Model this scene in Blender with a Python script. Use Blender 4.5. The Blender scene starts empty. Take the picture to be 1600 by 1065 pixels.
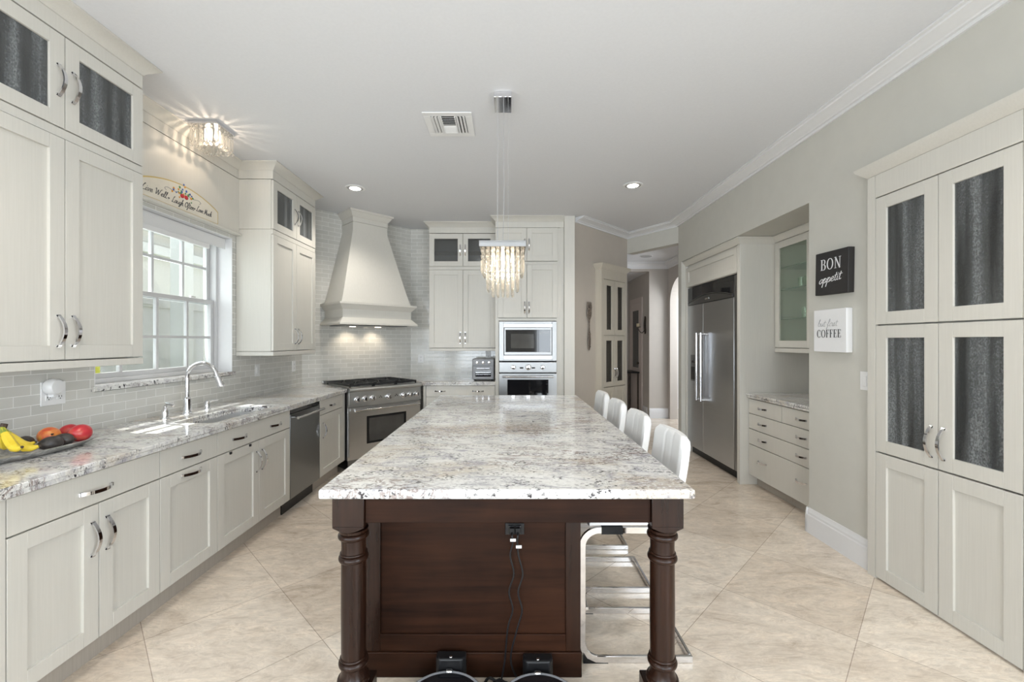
import bpy, bmesh, math, random
from mathutils import Vector, Matrix
random.seed(7)
PI = math.pi
scene = bpy.context.scene
COL = scene.collection

# ------------------------------------------------------------------ camera, world, light, exposure
H = 1.43            # camera height
CEIL = 3.02         # ceiling height
cam_d = bpy.data.cameras.new('camera')
cam_d.sensor_width = 36.0
cam_d.lens = 672.0 / 1600.0 * 36.0
cam_d.shift_x = 0.0025
cam_d.shift_y = 0.0003
cam_d.clip_start = 0.05
cam = bpy.data.objects.new('camera', cam_d)
cam.location = (0, 0, H)
cam.rotation_euler = (PI / 2, 0, 0)
COL.objects.link(cam)
scene.camera = cam

world = bpy.data.worlds.new('sky')
scene.world = world
world.use_nodes = True
wn = world.node_tree.nodes
bg = wn['Background']
bg.inputs['Color'].default_value = (0.84, 0.92, 1.0, 1)
bg.inputs['Strength'].default_value = 2.0


def lamp(kind, name, loc, energy, color=(1, 1, 1), rot=None, aim=None, **kw):
    d = bpy.data.lights.new(name, kind)
    d.energy = energy
    d.color = color
    for k, v in kw.items():
        setattr(d, k, v)
    o = bpy.data.objects.new(name, d)
    o.location = loc
    if aim is not None:
        o.rotation_euler = (Vector(aim) - Vector(loc)).to_track_quat('-Z', 'Y').to_euler()
    elif rot is not None:
        o.rotation_euler = rot
    COL.objects.link(o)
    return o


# the sun comes steeply over the left wall and falls through the window over the sink
lamp('SUN', 'sun', (-6, 5, 9), 16.0, (1.0, 0.97, 0.92), aim=(-5, 5 - 0.36, 9 - 2.0), angle=0.012)
# daylight through the patio opening behind the camera and through the sink window
lamp('AREA', 'daylight_patio', (-1.35, -6.6, 1.5), 210, (0.84, 0.925, 1.0), aim=(-1.35, 5, 1.7),
     shape='RECTANGLE', size=1.7, size_y=2.6)
lamp('AREA', 'daylight_patio_door', (1.68, -6.6, 1.5), 125, (0.84, 0.925, 1.0), aim=(1.68, 5, 1.7),
     shape='RECTANGLE', size=1.15, size_y=2.6)
lamp('AREA', 'daylight_window', (-2.75, 3.15, 1.75), 13, (0.92, 0.97, 1.0), aim=(0, 3.15, 2.35),
     shape='RECTANGLE', size=1.2, size_y=1.0)
# added fill lamp, right and behind the camera, brightening the left cabinets and floor
lamp('AREA', 'fill_right', (2.6, -1.2, 1.4), 120, (0.85, 0.93, 1.0), aim=(-0.6, 2.6, 1.3),
     shape='RECTANGLE', size=2.0, size_y=2.2)
# added fill lamp, left and behind the camera, brightening the right side
lamp('AREA', 'fill_left', (-2.7, -1.3, 1.5), 85, (0.85, 0.93, 1.0), aim=(2.2, 1.2, 1.3),
     shape='RECTANGLE', size=2.0, size_y=2.2)
# daylight falling into the hall from the rooms beyond
lamp('AREA', 'daylight_hall', (4.0, 7.3, 1.9), 60, (0.93, 0.97, 1.0), aim=(2.6, 8.3, 1.5),
     shape='RECTANGLE', size=1.0, size_y=1.8)

vs = scene.view_settings
scene.display_settings.display_device = 'sRGB'
vs.view_transform = 'Standard'
vs.look = 'None'
vs.exposure = -0.20
vs.gamma = 1.0
vs.use_curve_mapping = False
cy = scene.cycles
cy.use_denoising = True
cy.max_bounces = 10
cy.diffuse_bounces = 5
cy.glossy_bounces = 4
cy.transmission_bounces = 6
cy.transparent_max_bounces = 24
cy.sample_clamp_indirect = 6.0

# ------------------------------------------------------------------ materials


def new_mat(name):
    m = bpy.data.materials.new(name)
    m.use_nodes = True
    nt = m.node_tree
    nt.nodes.clear()
    out = nt.nodes.new('ShaderNodeOutputMaterial')
    b = nt.nodes.new('ShaderNodeBsdfPrincipled')
    nt.links.new(b.outputs[0], out.inputs[0])
    return m, nt, b, out


def N(nt, kind, **props):
    n = nt.nodes.new(kind)
    ins = props.pop('ins', {})
    for k, v in props.items():
        setattr(n, k, v)
    for k, v in ins.items():
        n.inputs[k].default_value = v
    return n


def L(nt, a, b):
    nt.links.new(a, b)


def ramp(nt, fac, stops, interp='LINEAR'):
    r = nt.nodes.new('ShaderNodeValToRGB')
    r.color_ramp.interpolation = interp
    els = r.color_ramp.elements
    while len(els) < len(stops):
        els.new(0.5)
    for e, (p, c) in zip(els, stops):
        e.position = p
        e.color = (*c, 1) if len(c) == 3 else c
    L(nt, fac, r.inputs[0])
    return r


def coords(nt, scale=(1, 1, 1), rot=(0, 0, 0), loc=(0, 0, 0), src='Object'):
    tc = N(nt, 'ShaderNodeTexCoord')
    mp = N(nt, 'ShaderNodeMapping')
    mp.inputs['Scale'].default_value = scale
    mp.inputs['Rotation'].default_value = rot
    mp.inputs['Location'].default_value = loc
    L(nt, tc.outputs[src], mp.inputs[0])
    return mp.outputs[0]


def noise(nt, vec, scale, detail=4, rough=0.55, dist=0.0):
    n = N(nt, 'ShaderNodeTexNoise', ins={'Scale': scale, 'Detail': detail, 'Roughness': rough, 'Distortion': dist})
    L(nt, vec, n.inputs['Vector'])
    return n.outputs['Fac']


def mixc(nt, fac, a, b, blend='MIX'):
    m = N(nt, 'ShaderNodeMix', data_type='RGBA', blend_type=blend)
    for sock, v in ((m.inputs[0], fac), (m.inputs[6], a), (m.inputs[7], b)):
        if isinstance(v, (int, float)):
            sock.default_value = v
        elif isinstance(v, tuple):
            sock.default_value = (*v, 1)
        else:
            L(nt, v, sock)
    return m.outputs[2]


def bump(nt, b, fac, strength, dist=0.002):
    n = N(nt, 'ShaderNodeBump', ins={'Strength': strength, 'Distance': dist})
    L(nt, fac, n.inputs['Height'])
    L(nt, n.outputs[0], b.inputs['Normal'])


def plain(name, col, rough=0.5, metal=0.0, var=0.0, scale=30, spec=0.5, bump_s=0.0, stretch=(1, 1, 1), coat=0.0):
    m, nt, b, o = new_mat(name)
    b.inputs['Roughness'].default_value = rough
    b.inputs['Metallic'].default_value = metal
    b.inputs['Specular IOR Level'].default_value = spec
    b.inputs['Coat Weight'].default_value = coat
    v = coords(nt, stretch)
    f = noise(nt, v, scale)
    lo = tuple(max(0, c * (1 - var)) for c in col)
    hi = tuple(min(1, c * (1 + var)) for c in col)
    r = ramp(nt, f, [(0.3, lo), (0.7, hi)])
    L(nt, r.outputs[0], b.inputs['Base Color'])
    if bump_s:
        bump(nt, b, f, bump_s)
    return m


def emit(name, col, strength):
    m, nt, b, o = new_mat(name)
    b.inputs['Base Color'].default_value = (*col, 1)
    b.inputs['Emission Color'].default_value = (*col, 1)
    b.inputs['Emission Strength'].default_value = strength
    return m


def cream_wood(name, c1, c2, rough=0.42):
    """painted and glazed cabinet wood with a fine vertical strie"""
    m, nt, b, o = new_mat(name)
    v = coords(nt, (90, 90, 2.2))
    f = noise(nt, v, 1.6, 5, 0.6)
    v2 = coords(nt, (2, 2, 1))
    g = noise(nt, v2, 1.5, 2)
    r = ramp(nt, f, [(0.3, c1), (0.72, c2)])
    c = mixc(nt, 0.10, r.outputs[0], ramp(nt, g, [(0.35, c1), (0.65, c2)]).outputs[0])
    L(nt, c, b.inputs['Base Color'])
    b.inputs['Roughness'].default_value = rough
    bump(nt, b, f, 0.06, 0.001)
    return m


def granite(name):
    m, nt, b, o = new_mat(name)
    v = coords(nt, (1, 1, 1))
    vs_ = coords(nt, (0.8, 1.7, 1.2), rot=(0, 0, 0.7))
    cl = noise(nt, vs_, 2.0, 5, 0.6, 0.6)
    base = ramp(nt, cl, [(0.28, (0.44, 0.37, 0.31)), (0.40, (0.60, 0.55, 0.48)), (0.50, (0.72, 0.71, 0.68)), (0.72, (0.78, 0.78, 0.775))])
    # grey violet drifts
    gv = noise(nt, vs_, 8.0, 8, 0.74, 1.3)
    c = mixc(nt, ramp(nt, gv, [(0.47, (0, 0, 0)), (0.64, (0.85, 0.85, 0.85))]).outputs[0], base.outputs[0], (0.33, 0.32, 0.36))
    # brown garnet veins
    wv = coords(nt, (1, 1.9, 1), rot=(0, 0, 0.45))
    w = noise(nt, wv, 4.2, 6, 0.66, 2.0)
    vein = ramp(nt, w, [(0.470, (0, 0, 0)), (0.495, (0.8, 0.8, 0.8)), (0.515, (0.8, 0.8, 0.8)), (0.54, (0, 0, 0))])
    gate = ramp(nt, noise(nt, v, 2.3, 2), [(0.50, (0, 0, 0)), (0.62, (1, 1, 1))])
    vg = mixc(nt, 1.0, vein.outputs[0], gate.outputs[0], 'MULTIPLY')
    c = mixc(nt, vg, c, (0.20, 0.14, 0.12))
    # pale feldspar grains
    f1 = noise(nt, v, 75, 3, 0.6)
    c = mixc(nt, ramp(nt, f1, [(0.53, (0, 0, 0)), (0.70, (0.75, 0.75, 0.75))]).outputs[0], c, (0.82, 0.82, 0.80))
    # black specks, gathered into streaks
    sp = noise(nt, coords(nt, (1, 1.8, 1), rot=(0, 0, 0.6)), 62, 3, 0.62)
    sg = noise(nt, vs_, 9, 4, 0.6)
    spk = mixc(nt, 1.0, ramp(nt, sp, [(0.545, (0, 0, 0)), (0.60, (1, 1, 1))]).outputs[0],
               ramp(nt, sg, [(0.42, (0, 0, 0)), (0.58, (1, 1, 1))]).outputs[0], 'MULTIPLY')
    c = mixc(nt, spk, c, (0.035, 0.03, 0.035))
    L(nt, c, b.inputs['Base Color'])
    b.inputs['Roughness'].default_value = 0.09
    b.inputs['Specular IOR Level'].default_value = 0.55
    return m


def glass_tile(name):
    """running bond glass tile, laid in the local x/z plane of the wall"""
    m, nt, b, o = new_mat(name)
    tc = N(nt, 'ShaderNodeTexCoord')
    sx = N(nt, 'ShaderNodeSeparateXYZ')
    L(nt, tc.outputs['Object'], sx.inputs[0])
    cx = N(nt, 'ShaderNodeCombineXYZ')
    L(nt, sx.outputs[0], cx.inputs[0])
    L(nt, sx.outputs[2], cx.inputs[1])
    br = N(nt, 'ShaderNodeTexBrick', offset=0.5, offset_frequency=2, squash=1.0,
           ins={'Scale': 1.0, 'Mortar Size': 0.0016, 'Mortar Smooth': 0.1, 'Bias': 0.0,
                'Brick Width': 0.155, 'Row Height': 0.0525})
    br.inputs['Color1'].default_value = (0.56, 0.555, 0.52, 1)
    br.inputs['Color2'].default_value = (0.64, 0.63, 0.59, 1)
    br.inputs['Mortar'].default_value = (0.86, 0.855, 0.83, 1)
    L(nt, cx.outputs[0], br.inputs['Vector'])
    L(nt, br.outputs['Color'], b.inputs['Base Color'])
    r = ramp(nt, br.outputs['Fac'], [(0.0, (0.1, 0.1, 0.1)), (1.0, (0.6, 0.6, 0.6))])
    L(nt, r.outputs[0], b.inputs['Roughness'])
    inv = ramp(nt, br.outputs['Fac'], [(0.0, (1, 1, 1)), (1.0, (0, 0, 0))])
    wob = noise(nt, cx.outputs[0], 14, 2)
    hgt = N(nt, 'ShaderNodeMath', operation='MULTIPLY_ADD', ins={1: 0.25})
    L(nt, wob, hgt.inputs[0])
    L(nt, inv.outputs[0], hgt.inputs[2])
    bump(nt, b, hgt.outputs[0], 0.25, 0.003)
    return m


def travertine(name):
    m, nt, b, o = new_mat(name)
    tc = N(nt, 'ShaderNodeTexCoord')
    mp = N(nt, 'ShaderNodeMapping')
    s = 1.0 / 0.604
    # grid lines at x+y = 1.165 + k*0.854 and y-x = 3.811 + k*0.854
    mp.inputs['Rotation'].default_value = (0, 0, -PI / 4)
    mp.inputs['Location'].default_value = (-1.165 / math.sqrt(2), -3.811 / math.sqrt(2), 0)
    L(nt, tc.outputs['Object'], mp.inputs[0])
    br = N(nt, 'ShaderNodeTexBrick', offset=0.0, offset_frequency=2, squash=1.0,
           ins={'Scale': 1.0, 'Mortar Size': 0.0016, 'Mortar Smooth': 0.0, 'Bias': 0.0,
                'Brick Width': 0.604, 'Row Height': 0.604})
    br.inputs['Color1'].default_value = (0.66, 0.57, 0.475, 1)
    br.inputs['Color2'].default_value = (0.77, 0.695, 0.605, 1)
    br.inputs['Mortar'].default_value = (0.40, 0.33, 0.27, 1)
    L(nt, mp.outputs[0], br.inputs['Vector'])
    n1 = noise(nt, coords(nt, (1, 2.2, 1), rot=(0, 0, 0.25)), 2.0, 9, 0.66, 1.4)
    veins = ramp(nt, n1, [(0.30, (0.74, 0.70, 0.66)), (0.44, (0.96, 0.95, 0.94)), (0.52, (1.0, 1.0, 1.0)), (0.58, (1.10, 1.09, 1.08)), (0.70, (0.84, 0.81, 0.78))])
    c = mixc(nt, 1.0, br.outputs['Color'], veins.outputs[0], 'MULTIPLY')
    n3 = noise(nt, coords(nt, (1, 3.2, 1), rot=(0, 0, 0.35)), 5.5, 8, 0.7, 2.2)
    c = mixc(nt, 1.0, c, ramp(nt, n3, [(0.34, (0.86, 0.83, 0.80)), (0.47, (1.0, 1.0, 1.0)), (0.505, (1.10, 1.10, 1.09)), (0.54, (1.0, 0.99, 0.98)), (0.70, (0.90, 0.87, 0.84))]).outputs[0], 'MULTIPLY')
    n2 = noise(nt, coords(nt, (1, 1.6, 1), rot=(0, 0, 0.5)), 13, 6, 0.65)
    c = mixc(nt, 1.0, c, ramp(nt, n2, [(0.3, (0.92, 0.92, 0.92)), (0.7, (1.06, 1.06, 1.06))]).outputs[0], 'MULTIPLY')
    L(nt, c, b.inputs['Base Color'])
    L(nt, ramp(nt, n1, [(0.3, (0.14, 0.14, 0.14)), (0.7, (0.08, 0.08, 0.08))]).outputs[0], b.inputs['Roughness'])
    b.inputs['Specular IOR Level'].default_value = 0.5
    return m


def dark_wood(name, c1, c2, axis=0, rough=0.42, spec=0.12):
    m, nt, b, o = new_mat(name)
    sc = [26, 26, 26]
    sc[axis] = 1.6
    f = noise(nt, coords(nt, tuple(sc)), 1.3, 6, 0.62, 0.4)
    g = noise(nt, coords(nt, (2.5, 2.5, 2.5)), 1.2, 3)
    c = mixc(nt, 0.45, ramp(nt, f, [(0.3, c1), (0.7, c2)]).outputs[0], ramp(nt, g, [(0.35, c1), (0.68, c2)]).outputs[0])
    L(nt, c, b.inputs['Base Color'])
    b.inputs['Roughness'].default_value = rough
    b.inputs['Specular IOR Level'].default_value = spec
    return m


def brushed(name, col, rough=0.28, axis=2):
    m, nt, b, o = new_mat(name)
    sc = [220, 220, 220]
    sc[axis] = 2.0
    f = noise(nt, coords(nt, tuple(sc)), 1.0, 3)
    L(nt, ramp(nt, f, [(0.3, tuple(c * 0.95 for c in col)), (0.7, col)]).outputs[0], b.inputs['Base Color'])
    b.inputs['Metallic'].default_value = 1.0
    L(nt, ramp(nt, f, [(0.2, (rough * 0.94,) * 3), (0.8, (rough * 1.06,) * 3)]).outputs[0], b.inputs['Roughness'])
    return m


def see_through(name, tint, gloss=0.08, rough=0.02, rain=0.0, ior=1.45):
    """thin pane: straight transmission plus a fresnel reflection; rain > 0 gives the ribbed rain pattern"""
    m = bpy.data.materials.new(name)
    m.use_nodes = True
    nt = m.node_tree
    nt.nodes.clear()
    out = N(nt, 'ShaderNodeOutputMaterial')
    tr = N(nt, 'ShaderNodeBsdfTransparent')
    gl = N(nt, 'ShaderNodeBsdfGlossy', ins={'Roughness': rough})
    gl.inputs['Color'].default_value = (1, 1, 1, 1)
    mx = N(nt, 'ShaderNodeMixShader')
    fr = N(nt, 'ShaderNodeLayerWeight', ins={'Blend': 0.5})
    pw = N(nt, 'ShaderNodeMath', operation='POWER', ins={1: 4.0})
    L(nt, fr.outputs['Facing'], pw.inputs[0])
    ad = N(nt, 'ShaderNodeMath', operation='ADD', use_clamp=True, ins={1: gloss + 0.03})
    L(nt, pw.outputs[0], ad.inputs[0])
    L(nt, ad.outputs[0], mx.inputs[0])
    L(nt, tr.outputs[0], mx.inputs[1])
    L(nt, gl.outputs[0], mx.inputs[2])
    last = mx.outputs[0]
    if rain:
        df = N(nt, 'ShaderNodeBsdfDiffuse')
        df.inputs['Color'].default_value = (0.36, 0.38, 0.39, 1)
        m2 = N(nt, 'ShaderNodeMixShader')
        L(nt, mx.outputs[0], m2.inputs[1])
        L(nt, df.outputs[0], m2.inputs[2])
        last = m2.outputs[0]
    L(nt, last, out.inputs[0])
    if rain:
        f = noise(nt, coords(nt, (14, 14, 0.7)), 1.0, 3)
        g = noise(nt, coords(nt, (1, 1, 0.6)), 170, 3)
        sc = N(nt, 'ShaderNodeMath', operation='MULTIPLY')
        L(nt, ramp(nt, f, [(0.36, (0.08, 0.08, 0.08)), (0.52, (0.30, 0.30, 0.30)), (0.66, (0.60, 0.60, 0.60))]).outputs[0], sc.inputs[0])
        L(nt, ramp(nt, g, [(0.35, (0.35, 0.35, 0.35)), (0.65, (1, 1, 1))]).outputs[0], sc.inputs[1])
        L(nt, sc.outputs[0], m2.inputs[0])
        ma = N(nt, 'ShaderNodeMath', operation='MULTIPLY_ADD', ins={1: 0.22})
        L(nt, g, ma.inputs[0])
        L(nt, f, ma.inputs[2])
        bp = N(nt, 'ShaderNodeBump', ins={'Strength': rain, 'Distance': 0.02})
        L(nt, ma.outputs[0], bp.inputs['Height'])
        L(nt, bp.outputs[0], gl.inputs['Normal'])
        L(nt, bp.outputs[0], fr.inputs['Normal'])
        lo = tuple(t * 0.35 for t in tint)
        L(nt, ramp(nt, f, [(0.38, lo), (0.64, tint)]).outputs[0], tr.inputs[0])
    else:
        tr.inputs[0].default_value = (*tint, 1)
    return m


def crystal(name):
    m = bpy.data.materials.new(name)
    m.use_nodes = True
    nt = m.node_tree
    nt.nodes.clear()
    out = N(nt, 'ShaderNodeOutputMaterial')
    tr = N(nt, 'ShaderNodeBsdfTransparent')
    tr.inputs[0].default_value = (0.97, 0.965, 0.95, 1)
    gl = N(nt, 'ShaderNodeBsdfGlass', ins={'Roughness': 0.03, 'IOR': 1.5})
    tl = N(nt, 'ShaderNodeBsdfTranslucent')
    tl.inputs[0].default_value = (0.95, 0.92, 0.86, 1)
    m1 = N(nt, 'ShaderNodeMixShader', ins={0: 0.55})
    L(nt, tr.outputs[0], m1.inputs[1])
    L(nt, gl.outputs[0], m1.inputs[2])
    m2 = N(nt, 'ShaderNodeMixShader', ins={0: 0.16})
    L(nt, m1.outputs[0], m2.inputs[1])
    L(nt, tl.outputs[0], m2.inputs[2])
    L(nt, m2.outputs[0], out.inputs[0])
    return m


def mottled(name, stops, scale, rough=0.4, stretch=(1, 1, 1), dist=0.5):
    m, nt, b, o = new_mat(name)
    f = noise(nt, coords(nt, stretch), scale, 5, 0.6, dist)
    L(nt, ramp(nt, f, stops).outputs[0], b.inputs['Base Color'])
    b.inputs['Roughness'].default_value = rough
    return m


M = {}
M['cream'] = cream_wood('cream_cabinet_paint', (0.60, 0.58, 0.53), (0.64, 0.62, 0.57))
M['trim'] = plain('white_trim_paint', (0.74, 0.74, 0.75), 0.4, var=0.01)
M['ceiling'] = plain('ceiling_paint', (0.72, 0.73, 0.755), 0.75, var=0.015, scale=60, bump_s=0.12)
M['wall'] = plain('greige_wall_paint', (0.56, 0.55, 0.505), 0.65, var=0.02, scale=8, bump_s=0.03)
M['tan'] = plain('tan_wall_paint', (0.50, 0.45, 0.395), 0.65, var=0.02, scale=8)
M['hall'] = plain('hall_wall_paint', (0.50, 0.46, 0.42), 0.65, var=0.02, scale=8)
M['tile'] = glass_tile('glass_subway_tile')
M['floor'] = travertine('polished_travertine')
M['granite'] = granite('white_granite')
M['wood'] = dark_wood('walnut_stain', (0.008, 0.0034, 0.0022), (0.040, 0.0155, 0.0078))
M['woodv'] = dark_wood('walnut_stain_upright', (0.008, 0.0034, 0.0024), (0.030, 0.0118, 0.0062), 2, 0.25, 0.28)
M['steel'] = brushed('brushed_steel_dimmed', (0.30, 0.30, 0.30), 0.36, 0)  # colour darkened to offset daylight reflected in the oven fronts
M['litsteel'] = brushed('brushed_steel_lit', (0.62, 0.62, 0.615), 0.33, 0)  # same metal, lighter copy that paints in the brightness of the range
M['satin'] = plain('satin_sink_steel', (0.70, 0.70, 0.70), 0.42, 1.0, var=0.03)
M['steelv'] = brushed('brushed_steel_upright', (0.55, 0.56, 0.58), 0.30, 0)
M['darksteel'] = brushed('dark_steel', (0.24, 0.245, 0.25), 0.30, 0)
M['chrome'] = plain('chrome', (0.78, 0.78, 0.80), 0.08, 1.0, var=0.01)
M['nickel'] = plain('polished_nickel', (0.62, 0.62, 0.62), 0.14, 1.0, var=0.01)
M['black'] = plain('black_plastic', (0.010, 0.010, 0.011), 0.32, spec=0.3, var=0.05)
M['blackglass'] = plain('black_glass', (0.012, 0.012, 0.014), 0.05, var=0.02)
M['ovenglass'] = plain('smoky_oven_glass', (0.06, 0.058, 0.055), 0.08, var=0.15, scale=6)
M['iron'] = plain('cast_iron', (0.012, 0.012, 0.013), 0.5, var=0.1)
M['leather'] = plain('white_leather', (0.80, 0.80, 0.80), 0.42, var=0.015, scale=180, bump_s=0.05)
M['white'] = plain('white_plastic', (0.80, 0.80, 0.80), 0.35, var=0.01)
M['vinyl'] = plain('white_vinyl', (0.58, 0.58, 0.585), 0.35, var=0.01)
M['shade'] = plain('white_shade_cloth', (0.74, 0.74, 0.74), 0.8, var=0.02, scale=200)
M['gap'] = plain('shadow_gap', (0.03, 0.028, 0.025), 0.7)
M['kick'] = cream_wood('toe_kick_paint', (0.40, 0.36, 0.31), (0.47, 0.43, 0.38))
M['pane'] = see_through('window_glass', (0.96, 0.98, 0.97), 0.0, 0.0)
M['screen'] = see_through('insect_screen', (0.80, 0.80, 0.81), 0.03, 0.6)
M['rain'] = see_through('rain_glass', (0.46, 0.49, 0.49), 0.03, 0.12, rain=0.35)
M['clearglass'] = see_through('clear_cabinet_glass', (0.90, 0.95, 0.90), 0.03, 0.03)
M['smoke'] = see_through('smoked_cabinet_glass', (0.62, 0.63, 0.64), 0.05, 0.06)
M['crystal'] = crystal('crystal')
M['bulb'] = emit('bulb_glow', (1.0, 0.86, 0.66), 5.5)
M['can'] = emit('recessed_lamp_glow', (1.0, 0.95, 0.88), 9)
M['hoodlamp'] = emit('hood_lamp_glow', (1.0, 0.88, 0.70), 12)
M['stucco'] = plain('neighbour_stucco', (0.72, 0.70, 0.67), 0.9, var=0.04, scale=40, bump_s=0.3)
M['stuccodark'] = plain('neighbour_stucco_base', (0.66, 0.64, 0.62), 0.9, var=0.04, scale=40, bump_s=0.3)
M['soffit'] = plain('white_soffit', (0.75, 0.75, 0.75), 0.7, var=0.01)
M['grass'] = plain('lawn', (0.12, 0.22, 0.06), 0.9, var=0.3, scale=30)
M['yellow'] = plain('yellow_paper', (0.75, 0.72, 0.10), 0.6)
M['boardblack'] = plain('black_canvas', (0.022, 0.02, 0.02), 0.6, var=0.1, scale=120)
M['boardwhite'] = plain('white_canvas', (0.78, 0.78, 0.79), 0.6, var=0.01)
M['ink'] = plain('grey_ink', (0.06, 0.06, 0.065), 0.6)
M['paleink'] = plain('pale_ink', (0.30, 0.30, 0.31), 0.6)
M['signcream'] = plain('ivory_sign_paint', (0.70, 0.66, 0.57), 0.5, var=0.04, scale=15)
M['signedge'] = plain('gold_sign_edge', (0.55, 0.42, 0.16), 0.5)
M['red'] = plain('red_paint', (0.50, 0.03, 0.04), 0.5)
M['blue'] = plain('blue_paint', (0.05, 0.12, 0.42), 0.5)
M['orange'] = plain('orange_paint', (0.70, 0.30, 0.03), 0.5)
M['greenp'] = plain('green_paint', (0.10, 0.28, 0.10), 0.5)
M['fork'] = mottled('antique_pewter', [(0.38, (0.035, 0.025, 0.018)), (0.66, (0.26, 0.21, 0.17))], 70, 0.35)
M['bronze'] = plain('dark_bronze', (0.06, 0.045, 0.035), 0.4, 0.6, var=0.3)
M['candle'] = plain('ivory_candle', (0.62, 0.52, 0.36), 0.6)
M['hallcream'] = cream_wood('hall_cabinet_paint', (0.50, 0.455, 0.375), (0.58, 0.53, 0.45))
M['door'] = plain('pale_door_paint', (0.62, 0.54, 0.50), 0.45, var=0.01)
M['banana'] = mottled('banana_skin', [(0.30, (0.42, 0.34, 0.03)), (0.42, (0.72, 0.52, 0.03)), (0.7, (0.78, 0.60, 0.06))], 14, 0.45, (1, 1, 1))
M['bananagreen'] = mottled('banana_stalk_skin', [(0.3, (0.16, 0.24, 0.04)), (0.7, (0.42, 0.44, 0.06))], 20, 0.45)
M['bananatip'] = plain('banana_tip', (0.05, 0.03, 0.02), 0.7)
M['avocado'] = mottled('avocado_skin', [(0.3, (0.02, 0.018, 0.018)), (0.7, (0.07, 0.06, 0.055))], 60, 0.4)
M['redmango'] = mottled('red_mango_skin', [(0.3, (0.36, 0.015, 0.03)), (0.55, (0.50, 0.03, 0.04)), (0.8, (0.62, 0.20, 0.10))], 9, 0.3)
M['mango'] = mottled('blush_mango_skin', [(0.36, (0.55, 0.04, 0.03)), (0.50, (0.68, 0.22, 0.05)), (0.64, (0.72, 0.48, 0.12))], 11, 0.3)
M['tray'] = mottled('carved_grey_wood', [(0.35, (0.22, 0.21, 0.20)), (0.65, (0.60, 0.59, 0.57))], 40, 0.35)
M['silver'] = plain('silver_grey_enamel', (0.24, 0.245, 0.26), 0.35, 0.0, var=0.02)
M['copperware'] = plain('glazed_ornament', (0.55, 0.40, 0.26), 0.3)
M['cablegrey'] = plain('thin_cable', (0.45, 0.45, 0.46), 0.4, 0.5)

# ------------------------------------------------------------------ mesh helpers


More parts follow.
